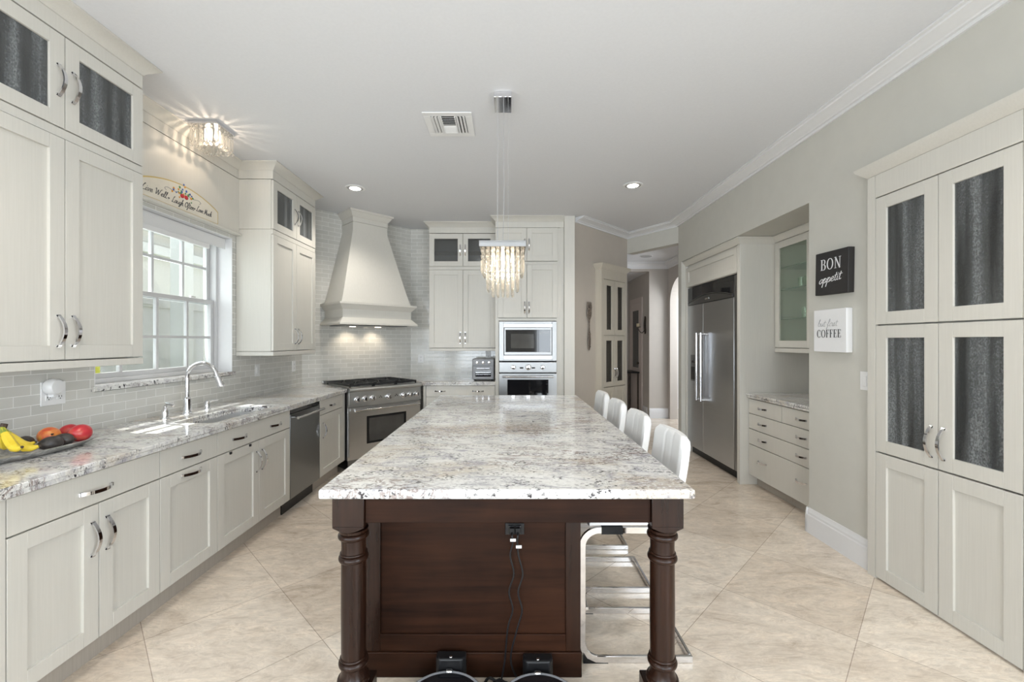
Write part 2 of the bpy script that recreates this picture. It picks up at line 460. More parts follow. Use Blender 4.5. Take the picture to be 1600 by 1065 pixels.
class MB:
    """collects geometry and links it as ONE mesh object"""

    def __init__(self, mat=None):
        self.v, self.f = [], []
        self.T = mat

    def add(self, verts, faces):
        o = len(self.v)
        for p in verts:
            p = Vector(p)
            self.v.append(self.T @ p if self.T is not None else p)
        self.f += [tuple(i + o for i in f) for f in faces]
        return self

    def box(self, x0, x1, y0, y1, z0, z1):
        x0, x1 = min(x0, x1), max(x0, x1)
        y0, y1 = min(y0, y1), max(y0, y1)
        z0, z1 = min(z0, z1), max(z0, z1)
        return self.add([(x0, y0, z0), (x1, y0, z0), (x1, y1, z0), (x0, y1, z0),
                         (x0, y0, z1), (x1, y0, z1), (x1, y1, z1), (x0, y1, z1)],
                        [(0, 3, 2, 1), (4, 5, 6, 7), (0, 1, 5, 4), (1, 2, 6, 5), (2, 3, 7, 6), (3, 0, 4, 7)])

    def prism(self, poly, z0, z1):
        """poly: counter-clockwise (x, y) outline, extruded in z"""
        n = len(poly)
        vs_ = [(x, y, z0) for x, y in poly] + [(x, y, z1) for x, y in poly]
        fs = [tuple(reversed(range(n))), tuple(range(n, 2 * n))]
        fs += [(i, (i + 1) % n, n + (i + 1) % n, n + i) for i in range(n)]
        return self.add(vs_, fs)

    def prism_xz(self, poly, y0, y1):
        """poly: (x, z) outline counter-clockwise as seen from -y, extruded along y"""
        n = len(poly)
        vs_ = [(x, y0, z) for x, z in poly] + [(x, y1, z) for x, z in poly]
        fs = [tuple(range(n)), tuple(reversed(range(n, 2 * n)))]
        fs += [(i, n + i, n + (i + 1) % n, (i + 1) % n) for i in range(n)]
        return self.add(vs_, fs)

    def loft(self, rings, cap=True, closed=False):
        n = len(rings[0])
        vs_ = [p for r in rings for p in r]
        fs = []
        m = len(rings)
        for k in range(m if closed else m - 1):
            a, b = k * n, ((k + 1) % m) * n
            fs += [(a + i, a + (i + 1) % n, b + (i + 1) % n, b + i) for i in range(n)]
        if cap and not closed:
            fs += [tuple(reversed(range(n))), tuple(range((m - 1) * n, m * n))]
        return self.add(vs_, fs)

    def lathe(self, prof, c=(0, 0, 0), seg=24, axis='z'):
        """prof: (radius, height) pairs from bottom to top"""
        rings = []
        for r, h in prof:
            r = max(r, 1e-4)
            ring = []
            for i in range(seg):
                a = 2 * PI * i / seg
                p = (r * math.cos(a), r * math.sin(a), h)
                if axis == 'y':
                    p = (p[0], -p[2], p[1])
                elif axis == 'x':
                    p = (p[2], p[0], p[1])
                ring.append((c[0] + p[0], c[1] + p[1], c[2] + p[2]))
            rings.append(ring)
        return self.loft(rings)

    def tube(self, pts, r, seg=8, flat=1.0):
        pts = [Vector(p) for p in pts]
        rs = r if isinstance(r, (list, tuple)) else [r] * len(pts)
        t0 = (pts[1] - pts[0]).normalized()
        up = Vector((0, 0, 1)) if abs(t0.z) < 0.9 else Vector((1, 0, 0))
        u = t0.cross(up).normalized()
        rings = []
        for k, p in enumerate(pts):
            a = pts[max(k - 1, 0)]
            b = pts[min(k + 1, len(pts) - 1)]
            t = (b - a)
            t = t.normalized() if t.length > 1e-9 else t0
            u = (u - t * u.dot(t))
            u = u.normalized() if u.length > 1e-6 else t.orthogonal().normalized()
            w = t.cross(u)
            rings.append([p + u * (rs[k] * math.cos(2 * PI * i / seg)) + w * (rs[k] * flat * math.sin(2 * PI * i / seg))
                          for i in range(seg)])
        return self.loft(rings)

    def cyl(self, p0, p1, r, seg=16):
        return self.tube([p0, p1], r, seg)

    def ball(self, c, r, seg=12, rings=8, sc=(1, 1, 1)):
        prof = []
        for k in range(rings + 1):
            a = -PI / 2 + PI * k / rings
            prof.append((max(r * math.cos(a), 1e-5), r * math.sin(a)))
        rr = []
        for q, h in prof:
            rr.append([(c[0] + q * math.cos(2 * PI * i / seg) * sc[0], c[1] + q * math.sin(2 * PI * i / seg) * sc[1],
                        c[2] + h * sc[2]) for i in range(seg)])
        return self.loft(rr)

    def ribbon(self, pts, nrm, w, t):
        """flat bar swept along pts: w across the path in its plane normal nrm x tangent, t along nrm"""
        pts = [Vector(p) for p in pts]
        nrm = Vector(nrm).normalized()
        rings = []
        for k, p in enumerate(pts):
            a = pts[max(k - 1, 0)]
            b = pts[min(k + 1, len(pts) - 1)]
            tg = (b - a).normalized()
            s = nrm.cross(tg).normalized()
            ww = w[k] if isinstance(w, (list, tuple)) else w
            rings.append([p - s * ww / 2 - nrm * t / 2, p + s * ww / 2 - nrm * t / 2,
                          p + s * ww / 2 + nrm * t / 2, p - s * ww / 2 + nrm * t / 2])
        return self.loft(rings)

    def rect_stack(self, x0, x1, d, prof, left=True, right=True, back=0.0):
        """stacked mitred rectangles for crowns: prof = (z, out); front is y=0, the back stays at y=d"""
        rings = []
        for z, o in prof:
            a = x0 - (o if left else 0)
            b = x1 + (o if right else 0)
            rings.append([(a, -o, z), (b, -o, z), (b, d, z), (a, d, z)])
        return self.loft(rings)

    def build(self, name, mat, parent=None, bevel=0.0, seg=2, smooth=35, loc=None, rz=None):
        me = bpy.data.meshes.new(name)
        me.from_pydata([tuple(p) for p in self.v], [], self.f)
        me.update()
        bm = bmesh.new()
        bm.from_mesh(me)
        bmesh.ops.recalc_face_normals(bm, faces=bm.faces)
        bm.to_mesh(me)
        bm.free()
        me.materials.append(M[mat] if isinstance(mat, str) else mat)
        o = bpy.data.objects.new(name, me)
        COL.objects.link(o)
        if parent is not None:
            o.parent = parent
        if loc is not None:
            o.location = loc
        if rz is not None:
            o.rotation_euler = (0, 0, rz)
        if smooth:
            for p in me.polygons:
                p.use_smooth = True
            me.set_sharp_from_angle(angle=math.radians(smooth))
        if bevel:
            md = o.modifiers.new('edge', 'BEVEL')
            md.width = bevel
            md.segments = seg
            md.limit_method = 'ANGLE'
            md.angle_limit = math.radians(40)
        return o


def thing(name, label, cat, loc=(0, 0, 0), rz=0.0, group=None):
    o = bpy.data.objects.new(name, None)
    o.empty_display_size = 0.1
    o.location = loc
    o.rotation_euler = (0, 0, rz)
    COL.objects.link(o)
    return tag(o, label, cat, group)


def tag(o, label, cat, group=None):
    o['label'] = label
    o['category'] = cat
    if group:
        o['group'] = group
    return o


def struct(o):
    o['kind'] = 'structure'
    return o


def copy_tree(o, parent=None):
    c = o.copy()
    COL.objects.link(c)
    if parent is not None:
        c.parent = parent
    for ch in list(o.children):
        copy_tree(ch, c)
    return c


def arc(c, r, a0, a1, n, plane='xz', y=0.0):
    out = []
    for i in range(n + 1):
        a = a0 + (a1 - a0) * i / n
        p = (c[0] + r * math.cos(a), c[1] + r * math.sin(a))
        out.append((p[0], y, p[1]) if plane == 'xz' else (p[0], p[1], y))
    return out


def smooth_path(pts, n=6):
    """Catmull-Rom through 2-D or 3-D points"""
    P = [Vector(p) for p in pts]
    if len(P) < 3:
        return P
    out = []
    for i in range(len(P) - 1):
        p0 = P[max(i - 1, 0)]
        p1, p2 = P[i], P[i + 1]
        p3 = P[min(i + 2, len(P) - 1)]
        for k in range(n):
            t = k / n
            out.append(0.5 * ((2 * p1) + (p2 - p0) * t + (2 * p0 - 5 * p1 + 4 * p2 - p3) * t * t + (3 * p1 - p0 - 3 * p2 + p3) * t ** 3))
    out.append(P[-1])
    return out


# ------------------------------------------------------------------ cabinet parts (local frame: x along the front, y into the cabinet, z up)
FW = 0.066     # stile and rail width


def handle(parent, kind, x, z, length=0.15, y=0.0, name='handle', mat='chrome'):
    """bowed chrome pull; kind 'v' centred on (x, z), 'h' likewise"""
    mb = MB()
    n = 14
    pts, ws = [], []
    for i in range(n + 1):
        t = -1 + 2 * i / n
        out = 0.034 * (1 - t * t) + 0.004
        s = t * length / 2
        pts.append((x, y - out, z + s) if kind == 'v' else (x + s, y - out, z))
        ws.append(0.005)
    mb.ribbon(pts, (1, 0, 0) if kind == 'v' else (0, 0, 1), 0.006, 0.015)
    for s in (-1, 1):
        q = s * (length / 2 - 0.006)
        if kind == 'v':
            mb.box(x - 0.0075, x + 0.0075, y - 0.010, y, z + q - 0.006, z + q + 0.006)
        else:
            mb.box(x + q - 0.006, x + q + 0.006, y - 0.010, y, z - 0.0075, z + 0.0075)
    return mb.build(name, mat, parent)


def door(parent, x0, x1, z0, z1, kind='shaker', name='door', mat='cream', glass='rain', g=0.0024, y=0.0, hs=(), fw=FW, th=0.02):
    x0 += g
    x1 -= g
    z0 += g
    z1 -= g
    mb = MB()
    if kind == 'slab':
        mb.box(x0, x1, y, y + th, z0, z1)
    else:
        mb.box(x0, x0 + fw, y, y + th, z0, z1)
        mb.box(x1 - fw, x1, y, y + th, z0, z1)
        mb.box(x0 + fw, x1 - fw, y, y + th, z0, z0 + fw)
        mb.box(x0 + fw, x1 - fw, y, y + th, z1 - fw, z1)
        if kind == 'shaker':
            mb.box(x0 + fw - .004, x1 - fw + .004, y + 0.012, y + th - 0.002, z0 + fw - .004, z1 - fw + .004)
    d = mb.build(name, mat, parent, bevel=0.0010, seg=1)
    if kind == 'glass':
        p = MB().box(x0 + fw - .004, x1 - fw + .004, y + 0.010, y + 0.014, z0 + fw - .004, z1 - fw + .004)
        p.build('glass_pane', glass, d)
    for h in hs:
        handle(d, h[0], h[1], h[2], h[3] if len(h) > 3 else 0.15, y)
    return d


def carcass(parent, w, d, z0, z1, x0=0.0, y=0.021, mat='cream', name='carcass'):
    return MB().box(x0, x0 + w, y, d, z0, z1).build(name, mat, parent, bevel=0.0012, seg=1)


def hollow(mb, x0, x1, y0, y1, z0, z1, t=0.018, shelves=(), mid=False):
    """open-fronted box"""
    mb.box(x0, x0 + t, y0, y1, z0, z1)
    mb.box(x1 - t, x1, y0, y1, z0, z1)
    mb.box(x0 + t, x1 - t, y0, y1, z0, z0 + t)
    mb.box(x0 + t, x1 - t, y0, y1, z1 - t, z1)
    mb.box(x0 + t, x1 - t, y1 - t, y1, z0 + t, z1 - t)
    for s in shelves:
        mb.box(x0 + t, x1 - t, y0 + 0.03, y1 - t, s - 0.006, s + 0.006)
    return mb


def crown(parent, w, d, z0, z1, proj=0.062, left=True, right=True, x0=0.0, mat='cream', base=None):
    h = z1 - z0
    prof = [(z0, 0.0), (z0 + 0.003, 0.004), (z0 + h * 0.18, 0.008), (z0 + h * 0.80, proj - 0.006), (z0 + h * 0.84, proj), (z1, proj)]
    mb = MB().rect_stack(x0, x0 + w, d, prof, left, right)
    if base is not None:
        mb.box(x0, x0 + w, 0.004, d, base, z0)
    return mb.build('crown', mat, parent, bevel=0.001, seg=1)


def crown_run(name, pts, z0, z1, proj, mat='trim', flip=False):
    """mitred ceiling crown along a polyline of wall points; the room lies to the left of the path"""
    P = [Vector((p[0], p[1])) for p in pts]
    h = z1 - z0
    prof = [(0.0, 0), (0.0, h), (proj, h), (proj, h * 0.84), (proj * 0.86, h * 0.80), (proj * 0.84, h * 0.66), (proj * 0.70, h * 0.60),
            (proj * 0.46, h * 0.50), (proj * 0.30, h * 0.36), (proj * 0.26, h * 0.26), (proj * 0.14, h * 0.24), (proj * 0.12, 0)]
    rings = []
    for k, p in enumerate(P):
        if k == 0:
            d = (P[1] - P[0]).normalized()
            n = Vector((-d.y, d.x))
            s = 1.0
        elif k == len(P) - 1:
            d = (P[-1] - P[-2]).normalized()
            n = Vector((-d.y, d.x))
            s = 1.0
        else:
            d1 = (p - P[k - 1]).normalized()
            d2 = (P[k + 1] - p).normalized()
            n1, n2 = Vector((-d1.y, d1.x)), Vector((-d2.y, d2.x))
            n = (n1 + n2).normalized()
            s = 1.0 / max(n.dot(n1), 0.2)
        rings.append([(p.x + n.x * o * s, p.y + n.y * o * s, z0 + zz) for o, zz in prof])
    return struct(MB().loft(rings).build(name, mat, smooth=12))


def wall_run(name, p, q, z0, z1, th, mat, holes=(), side=-1):
    """wall along p->q with its face on that line, thickness to the right (side -1) of the path; local x along the wall, z up"""
    p, q = Vector(p), Vector(q)
    d = q - p
    ln = d.length
    a = math.atan2(d.y, d.x)
    y0, y1 = (0, -th) if side < 0 else (0, th)
    mb = MB()
    xs = sorted({0.0, ln} | {h[0] for h in holes} | {h[1] for h in holes})
    for i in range(len(xs) - 1):
        a0, a1 = xs[i], xs[i + 1]
        mid = (a0 + a1) / 2
        hs = sorted([(h[2], h[3]) for h in holes if h[0] < mid < h[1]])
        z = z0
        for b0, b1 in hs:
            if b0 > z:
                mb.box(a0, a1, y0, y1, z, b0)
            z = b1
        if z < z1:
            mb.box(a0, a1, y0, y1, z, z1)
    return struct(mb.build(name, mat, loc=(p.x, p.y, 0), rz=a, smooth=0))


# ------------------------------------------------------------------ lettering drawn with strokes
SCRIPT = {
    'a': (.95, [[(.78, .86), (.5, 1), (.14, .62), (.12, .2), (.36, 0), (.66, .34), (.80, .92), (.74, .3), (.95, .06)]]),
    'b': (.80, [[(.1, .3), (.34, 1.5), (.42, 2.1), (.28, 2.0), (.14, .6), (.26, .02), (.58, .2), (.60, .7), (.4, .9), (.8, .8)]]),
    'c': (.75, [[(.66, .82), (.45, 1), (.14, .55), (.3, .02), (.75, .2)]]),
    'e': (.78, [[(.10, .42), (.60, .62), (.52, 1), (.24, .9), (.12, .36), (.38, 0), (.78, .22)]]),
    'f': (.60, [[(.05, .3), (.46, 1.5), (.50, 2.1), (.34, 2.0), (.22, .4), (.08, -.8), (.0, -.6), (.3, .1), (.6, .2)]]),
    'g': (.90, [[(.72, .86), (.46, 1), (.14, .6), (.14, .2), (.36, .02), (.66, .4), (.76, .95), (.62, -.4), (.3, -.85), (.15, -.55), (.9, .15)]]),
    'h': (.90, [[(.1, .1), (.36, 1.5), (.44, 2.1), (.30, 2.0), (.14, 0)], [(.16, .4), (.46, .98), (.62, .8), (.58, .15), (.72, 0), (.9, .15)]]),
    'i': (.42, [[(.18, .95), (.14, .25), (.28, 0), (.42, .1)], [(.26, 1.40), (.28, 1.50)]]),
    'k': (.85, [[(.1, .1), (.36, 1.5), (.44, 2.1), (.30, 2.0), (.14, 0)], [(.16, .45), (.55, 1.0), (.56, .75), (.22, .5), (.55, 0), (.85, .15)]]),
    'l': (.50, [[(.05, .3), (.38, 1.5), (.42, 2.1), (.28, 2.0), (.16, .4), (.30, 0), (.5, .15)]]),
    'n': (.90, [[(.08, .85), (.16, .95), (.12, 0)], [(.14, .4), (.44, .98), (.60, .8), (.56, .15), (.70, 0), (.9, .15)]]),
    'o': (.82, [[(.5, .98), (.16, .7), (.16, .2), (.40, 0), (.66, .3), (.62, .85), (.45, .98), (.82, .85)]]),
    'p': (.92, [[(.10, .5), (.22, 1.1), (.14, .2), (.04, -.9)], [(.16, .4), (.46, 1.02), (.72, .75), (.60, .2), (.34, .02), (.92, .25)]]),
    'r': (.70, [[(.06, .7), (.18, 1.05), (.30, .9), (.50, .92), (.44, .2), (.58, 0), (.7, .12)]]),
    's': (.65, [[(.05, .15), (.38, 1.02), (.50, .45), (.34, .0), (.08, .12), (.65, .2)]]),
    't': (.60, [[(.36, 1.7), (.22, .35), (.36, 0), (.60, .16)], [(.0, 1.12), (.66, 1.22)]]),
    'u': (.90, [[(.10, .95), (.10, .25), (.32, 0), (.62, .4), (.70, .95), (.66, .2), (.9, .08)]]),
    'v': (.78, [[(.06, .9), (.18, .95), (.34, 0), (.62, .8), (.60, .98), (.78, .9)]]),
    'L': (1.15, [[(.55, 1.7), (.80, 2.0), (.66, 2.1), (.40, 1.2), (.28, .2), (.08, .05), (.2, .25), (.6, .0), (1.1, .15)]]),
    'W': (1.75, [[(.05, 1.8), (.25, 2.0), (.38, .1), (.80, 1.7), (.95, .05), (1.45, 1.9), (1.75, 2.1)]]),
    'O': (1.30, [[(.75, 2.0), (.25, 1.5), (.18, .5), (.60, 0), (1.05, .6), (1.0, 1.6), (.70, 2.0), (.55, 1.7), (1.1, 1.75)]]),
    'M': (1.60, [[(.0, .1), (.20, .1), (.45, 2.0), (.70, .3), (1.10, 2.0), (1.20, .2), (1.5, .1)]]),
    '~': (.80, [[(.1, .5), (.3, .75), (.5, .45), (.7, .7)], [(.28, .35), (.52, .30)]]),
}


def script_text(mb, text, x, z, y, size, w, slant=0.25, rise=0.0, xs=1.0):
    """cursive strokes in the local x/z plane facing -y; size is the x-height"""
    for ch in text:
        if ch == ' ':
            x += 0.55 * size * xs
            z += 0.55 * size * rise
            continue
        adv, strokes = SCRIPT[ch]
        for st in strokes:
            p = smooth_path([(a, b, 0) for a, b in st], 5)
            pts = [(x + (q.x * xs + q.y * slant) * size, y, z + (q.y + q.x * rise) * size) for q in p]
            mb.tube(pts, w, 5)
        x += adv * size * 0.92 * xs
        z += adv * size * 0.92 * rise
    return x


def serif_text(mb, text, x, z, y, h, gap=0.12, w=1.0):
    """roman capitals with thick and thin strokes and bracketed serifs; h is the cap height"""
    def bar(ax, az, bx, bz, r):
        mb.ribbon([(x + ax * h * w, y, z + az * h), (x + bx * h * w, y, z + bz * h)], (0, 1, 0), r * h, 0.0012)

    def serif(cx, cz, half=0.13):
        bar(cx - half, cz, cx + half, cz, 0.035)

    def bowl(cx, cz, rx, rz, a0, a1, thick=0.13, thin=0.04, n=22):
        pts, ws = [], []
        for i in range(n + 1):
            a = a0 + (a1 - a0) * i / n
            pts.append((x + (cx + rx * math.cos(a)) * h * w, y, z + (cz + rz * math.sin(a)) * h))
            ws.append((thin + (thick - thin) * abs(math.cos(a)) ** 1.5) * h)
        mb.ribbon(pts, (0, 1, 0), ws, 0.0012)
    adv = {'B': .66, 'O': .80, 'N': .80, 'C': .70, 'F': .58, 'E': .62}
    for ch in text:
        if ch == 'O':
            bowl(.40, .5, .33, .49, 0, 2 * PI)
        elif ch == 'C':
            bowl(.38, .5, .31, .49, 0.75, 2 * PI - 0.75)
            bar(.60, .70, .60, .95, .03)
        elif ch == 'B':
            bar(.16, 0, .16, 1, .14)
            serif(.13, .02)
            serif(.13, .98)
            bar(.16, .98, .36, .98, .04)
            bar(.16, .53, .38, .53, .04)
            bar(.16, .02, .38, .02, .04)
            bowl(.34, .755, .20, .225, -PI / 2, PI / 2)
            bowl(.36, .275, .23, .255, -PI / 2, PI / 2)
        elif ch == 'N':
            bar(.14, 0, .14, 1, .045)
            bar(.66, 0, .66, 1, .045)
            bar(.14, 1, .66, 0, .13)
            serif(.14, .02)
            serif(.08, .98, .08)
            serif(.66, .98)
        elif ch in 'FE':
            bar(.16, 0, .16, 1, .14)
            serif(.16, .02)
            serif(.13, .98)
            bar(.16, .98, .52, .98, .04)
            bar(.52, .78, .52, .99, .03)
            bar(.16, .52, .40, .52, .04)
            bar(.40, .42, .40, .62, .03)
            if ch == 'E':
                bar(.16, .02, .56, .02, .04)
                bar(.56, .01, .56, .24, .03)
        x += (adv[ch] + gap) * h * w
    return x

# ------------------------------------------------------------------ the setting
WL, WR = -2.44, 2.25
struct(MB().box(-2.66, 5.0, -6.8, 10.4, -0.06, 0).build('floor', 'floor', smooth=0))
struct(MB().box(-2.66, 5.0, -6.8, 10.4, CEIL, CEIL + 0.1).build('ceiling', 'ceiling', smooth=0))
wall_run('wall_left', (WL, 5.06), (WL, -6.5), 0, CEIL, 0.20, 'tile', holes=[(5.06 - 3.787, 5.06 - 2.528, 1.13, 2.335), (5.36, 7.36, 0.3, 2.6)])  # second hole is added to let the left fill lamp in
wall_run('wall_corner', (-1.4, 6.1), (WL, 5.06), 0, CEIL, 0.15, 'tile')
wall_run('wall_back', (0.86, 6.1), (-1.4, 6.1), 0, CEIL, 0.15, 'tile')
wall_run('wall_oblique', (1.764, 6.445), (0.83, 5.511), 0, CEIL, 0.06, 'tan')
wall_run('wall_header', (WR, 5.73), (1.764, 6.445), 2.74, CEIL, 0.14, 'wall')
wall_run('wall_right', (WR, -6.5), (WR, 5.73), 0, CEIL, 0.12, 'wall',
         holes=[(4.2, 6.4, 0.05, 2.5), (8.240, 9.162, 0, 2.436), (9.73, 12.13, 0, 2.47)])  # first hole is added to let the right fill lamp in
wall_run('wall_rear', (WL, -6.5), (WR, -6.5), 0, CEIL, 0.15, 'wall', holes=[(0.19, 1.99, 0.10, 2.8), (3.56, 4.66, 0.10, 2.8)])
# niche behind the right wall
struct(MB().box(3.0, 3.1, 3.10, 5.73, 0, 2.47).build('wall_niche_back', 'cream', smooth=0))
struct(MB().box(2.37, 3.0, 3.10, 3.23, 0, 2.47).build('wall_niche_near', 'wall', smooth=0))
struct(MB().box(2.37, 3.0, 5.63, 5.73, 0, 2.47).build('wall_niche_far', 'wall', smooth=0))
struct(MB().box(2.37, 3.1, 3.10, 5.73, 2.47, 2.57).build('ceiling_niche', 'wall', smooth=0))
# hall beyond
HB = 8.0
struct(MB().prism([(2.36, 5.80), (2.95, 5.80), (2.95, HB), (0.96, HB), (0.96, 6.6), (1.82, 6.58)], 2.90, CEIL - 0.001).build('ceiling_hall', 'ceiling', smooth=0))
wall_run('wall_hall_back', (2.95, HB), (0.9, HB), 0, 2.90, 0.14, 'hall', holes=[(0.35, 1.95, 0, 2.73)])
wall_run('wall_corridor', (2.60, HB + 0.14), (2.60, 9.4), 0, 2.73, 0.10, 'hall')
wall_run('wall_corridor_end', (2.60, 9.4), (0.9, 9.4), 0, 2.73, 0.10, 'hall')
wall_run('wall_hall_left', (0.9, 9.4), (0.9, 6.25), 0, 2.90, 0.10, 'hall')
struct(MB().box(0.9, 2.60, HB + 0.14, 9.4, 2.73, 2.83).build('ceiling_corridor', 'ceiling', smooth=0))
arch = [(6.9, 0)] + [(7.4 + 0.5 * math.cos(a), 2.13 + 0.44 * math.sin(a)) for a in [PI - PI * i / 20 for i in range(21)]] + [(7.9, 0)]
mb = MB(Matrix(((0, 1, 0, 2.95), (1, 0, 0, 0), (0, 0, 1, 0), (0, 0, 0, 1))))   # local x = world y
mb.prism_xz([(5.74, 0), (6.9, 0), (6.9, 2.90), (5.74, 2.90)], 0, 0.14)
mb.prism_xz([(7.9, 0), (HB, 0), (HB, 2.90), (7.9, 2.90)], 0, 0.14)
for i in range(1, len(arch) - 2):
    (a0, b0), (a1, b1) = arch[i], arch[i + 1]
    mb.prism_xz([(a0, b0), (a1, b1), (a1, 2.90), (a0, 2.90)], 0, 0.14)
struct(mb.build('wall_hall_right', 'hall', smooth=0))
struct(MB().box(4.8, 4.9, 5.75, 9.2, 0, 2.9).build('wall_side_room', 'trim', smooth=0))
struct(MB().box(3.09, 4.8, 9.1, 9.2, 0, 2.9).build('wall_side_room_back', 'trim', smooth=0))
# crowns and baseboards
crown_run('trim_1', [(WR, -6.49), (WR, 5.73), (1.764, 6.445), (0.845, 5.526)], 2.955, CEIL - 0.001, 0.14)
crown_run('trim_2', [(2.95, 5.85), (2.95, HB), (0.92, HB)], 2.775, 2.899, 0.10)


def baseboard(name, p, q, h=0.185, t=0.018):
    p, q = Vector(p), Vector(q)
    d = q - p
    mb = MB()
    prof = [(0, 0), (t, 0), (t, h * 0.72), (t * 0.8, h * 0.76), (t * 0.8, h * 0.84), (t * 0.55, h * 0.90), (t * 0.35, h), (0, h)]
    mb.loft([[(x, o, z) for o, z in prof] for x in (0, d.length)])
    return struct(mb.build(name, 'trim', loc=(p.x, p.y, 0), rz=math.atan2(d.y, d.x), smooth=20))


baseboard('baseboard_right', (WR, 2.66), (WR, 3.248))
baseboard('baseboard_niche', (WR - 0.018, 3.23), (2.45, 3.23))
baseboard('baseboard_hall', (2.95, HB), (2.60, HB))
baseboard('baseboard_oblique', (1.764, 6.445), (0.86, 5.541))
baseboard('baseboard_corridor', (2.60, HB + 0.1), (2.60, 8.36))

# window over the sink: deep jambs, two sashes of eight lights, stone sill
win = struct(thing('window_1', 'white double hung window over the sink', 'window', (-2.60, 2.528, 0), PI / 2))
del win['label'], win['category']
W, WZ0, WZ1, WM = 1.259, 1.165, 2.335, 1.765
mb = MB()
for a, b in ((0, 0.035), (W - 0.035, W)):
    mb.box(a, b, -0.04, 0.06, WZ0, WZ1)
mb.box(0.035, W - 0.035, -0.04, 0.06, WZ1 - 0.035, WZ1)
mb.box(0.035, W - 0.035, -0.04, 0.06, WZ0, WZ0 + 0.03)
mb.build('window_frame', 'vinyl', win, bevel=0.002)
mb = MB()
for a, b in ((0, 0.006), (W - 0.006, W)):
    mb.box(a, b, -0.16, -0.04, WZ0, WZ1)
mb.box(0.006, W - 0.006, -0.16, -0.04, WZ1 - 0.006, WZ1)
mb.build('jamb_lining', 'trim', win)


def sash(y, z0, z1, mid):
    mb = MB()
    x0, x1, s = 0.037, W - 0.037, 0.034
    mb.box(x0, x0 + s, y, y + 0.032, z0, z1)
    mb.box(x1 - s, x1, y, y + 0.032, z0, z1)
    mb.box(x0 + s, x1 - s, y, y + 0.032, z0, z0 + s)
    mb.box(x0 + s, x1 - s, y, y + 0.032, z1 - s, z1)
    so = mb.build('sash', 'vinyl', win, bevel=0.002)
    mb = MB()
    for k in (1, 2, 3):
        c = x0 + (x1 - x0) * k / 4
        mb.box(c - 0.010, c + 0.010, y + 0.004, y + 0.028, z0 + s, z1 - s)
    mb.box(x0 + s, x1 - s, y + 0.005, y + 0.027, mid - 0.010, mid + 0.010)
    mb.build('muntins', 'vinyl', so)
    MB().box(x0 + s - .004, x1 - s + .004, y + 0.014, y + 0.018, z0 + s - .004, z1 - s + .004).build('glass_pane', 'pane', so)
    return so


sash(0.016, WM - 0.02, WZ1 - 0.035, 2.055)
sl = sash(-0.020, WZ0 + 0.03, WM + 0.02, 1.463)
MB().box(0.06, W - 0.06, 0.052, 0.056, WZ0 + 0.03, WM).build('insect_screen', 'screen', win)
MB().box(W - 0.32, W - 0.27, -0.034, -0.020, WM + 0.02, WM + 0.032).build('sash_lock', 'nickel', sl)
MB().box(-0.02, W + 0.02, -0.18, -0.04, 1.135, WZ0).build('stone_sill', 'granite', win, bevel=0.003)
# outside: neighbour's house, lawn, own eave
nb = thing('neighbour_house', 'pale stucco house with white eaves seen through the sink window', 'house', (-5.4, 5, 0))
MB().box(-0.3, 0, -8, 9, -0.4, 1.95).build('lower_wall', 'stuccodark', nb)
MB().box(-0.3, 0.03, -8, 9, 1.95, 3.05).build('upper_wall', 'stucco', nb)
MB().box(-0.3, 0.35, -8, 9, 3.05, 3.25).build('fascia', 'soffit', nb, bevel=0.01)
MB().box(-0.3, 0.16, -8, 9, 2.72, 2.86).build('band', 'soffit', nb, bevel=0.01)
ar = MB(Matrix(((0, 1, 0, 0.03), (1, 0, 0, 0), (0, 0, 1, 0), (0, 0, 0, 1))))
ar.prism_xz([(0.75 * math.cos(a) + 0.9, 1.98 + 0.62 * math.sin(a)) for a in [PI * i / 24 for i in range(25)]], 0, 0.02)
ar.build('arch_panel', 'stuccodark', nb)
tag(MB().box(-4.62, -4.44, 5.85, 6.05, -0.4, 3.4).build('porch_post', 'soffit', bevel=0.01),
    'white square porch post outside, at the right edge of the window', 'post')
tag(MB().box(-9, -2.66, -4, 16, -0.5, -0.4).build('lawn', 'grass'), 'strip of lawn outside the sink window', 'lawn')
ev = MB().box(-2.98, -2.64, -1, 6.0, 2.96, 3.1).build('eave_soffit', 'soffit')
struct(ev)
ev.name = 'trim_3'
tag(MB().box(-2.607, -2.606, 2.70, 2.738, 1.205, 1.272).build('sticker', 'yellow'), 'small yellow sticker in the lower corner of the window glass', 'sticker')

# roller shade in the head of the window
rs = thing('roller_shade', 'white roller shade pulled up at the top of the sink window', 'window shade', (-2.49, 2.545, 0), PI / 2)
MB().box(0, 1.225, 0.0, 0.006, 2.235, 2.325).build('shade_cloth', 'shade', rs)
MB().cyl((0, 0.03, 2.30), (1.225, 0.03, 2.30), 0.022, 16).build('roller', 'shade', rs)
mb = MB().box(0.002, 1.02, -0.008, 0.014, 2.196, 2.236)
mb.v = [Vector((p.x * 1.0, p.y, p.z)) for p in mb.v]
mb.build('hem_bar', 'white', rs, bevel=0.006, seg=3)

# hall: door at the end, recessed speaker
d1 = struct(bpy.data.objects.new('door_1', None))
COL.objects.link(d1)
d1.location = (2.60, 8.38, 0)
d1.rotation_euler = (0, 0, PI / 2)
mb = MB()
mb.box(0.0, 0.09, 0.0, 0.025, 0, 2.20)
mb.box(0.73, 0.82, 0.0, 0.025, 0, 2.20)
mb.box(0.0, 0.82, 0.0, 0.025, 2.20, 2.30)
mb.build('door_casing', 'door', d1, bevel=0.004)
mb = MB().box(0.09, 0.73, 0.002, 0.02, 0.01, 2.20)
mb.build('door_slab', 'door', d1)
MB().box(0.22, 0.60, 0.020, 0.024, 0.9, 2.05).build('door_glass', 'ovenglass', d1)
MB().ball((0.14, 0.06, 1.0), 0.028).build('door_knob', 'bronze', d1)

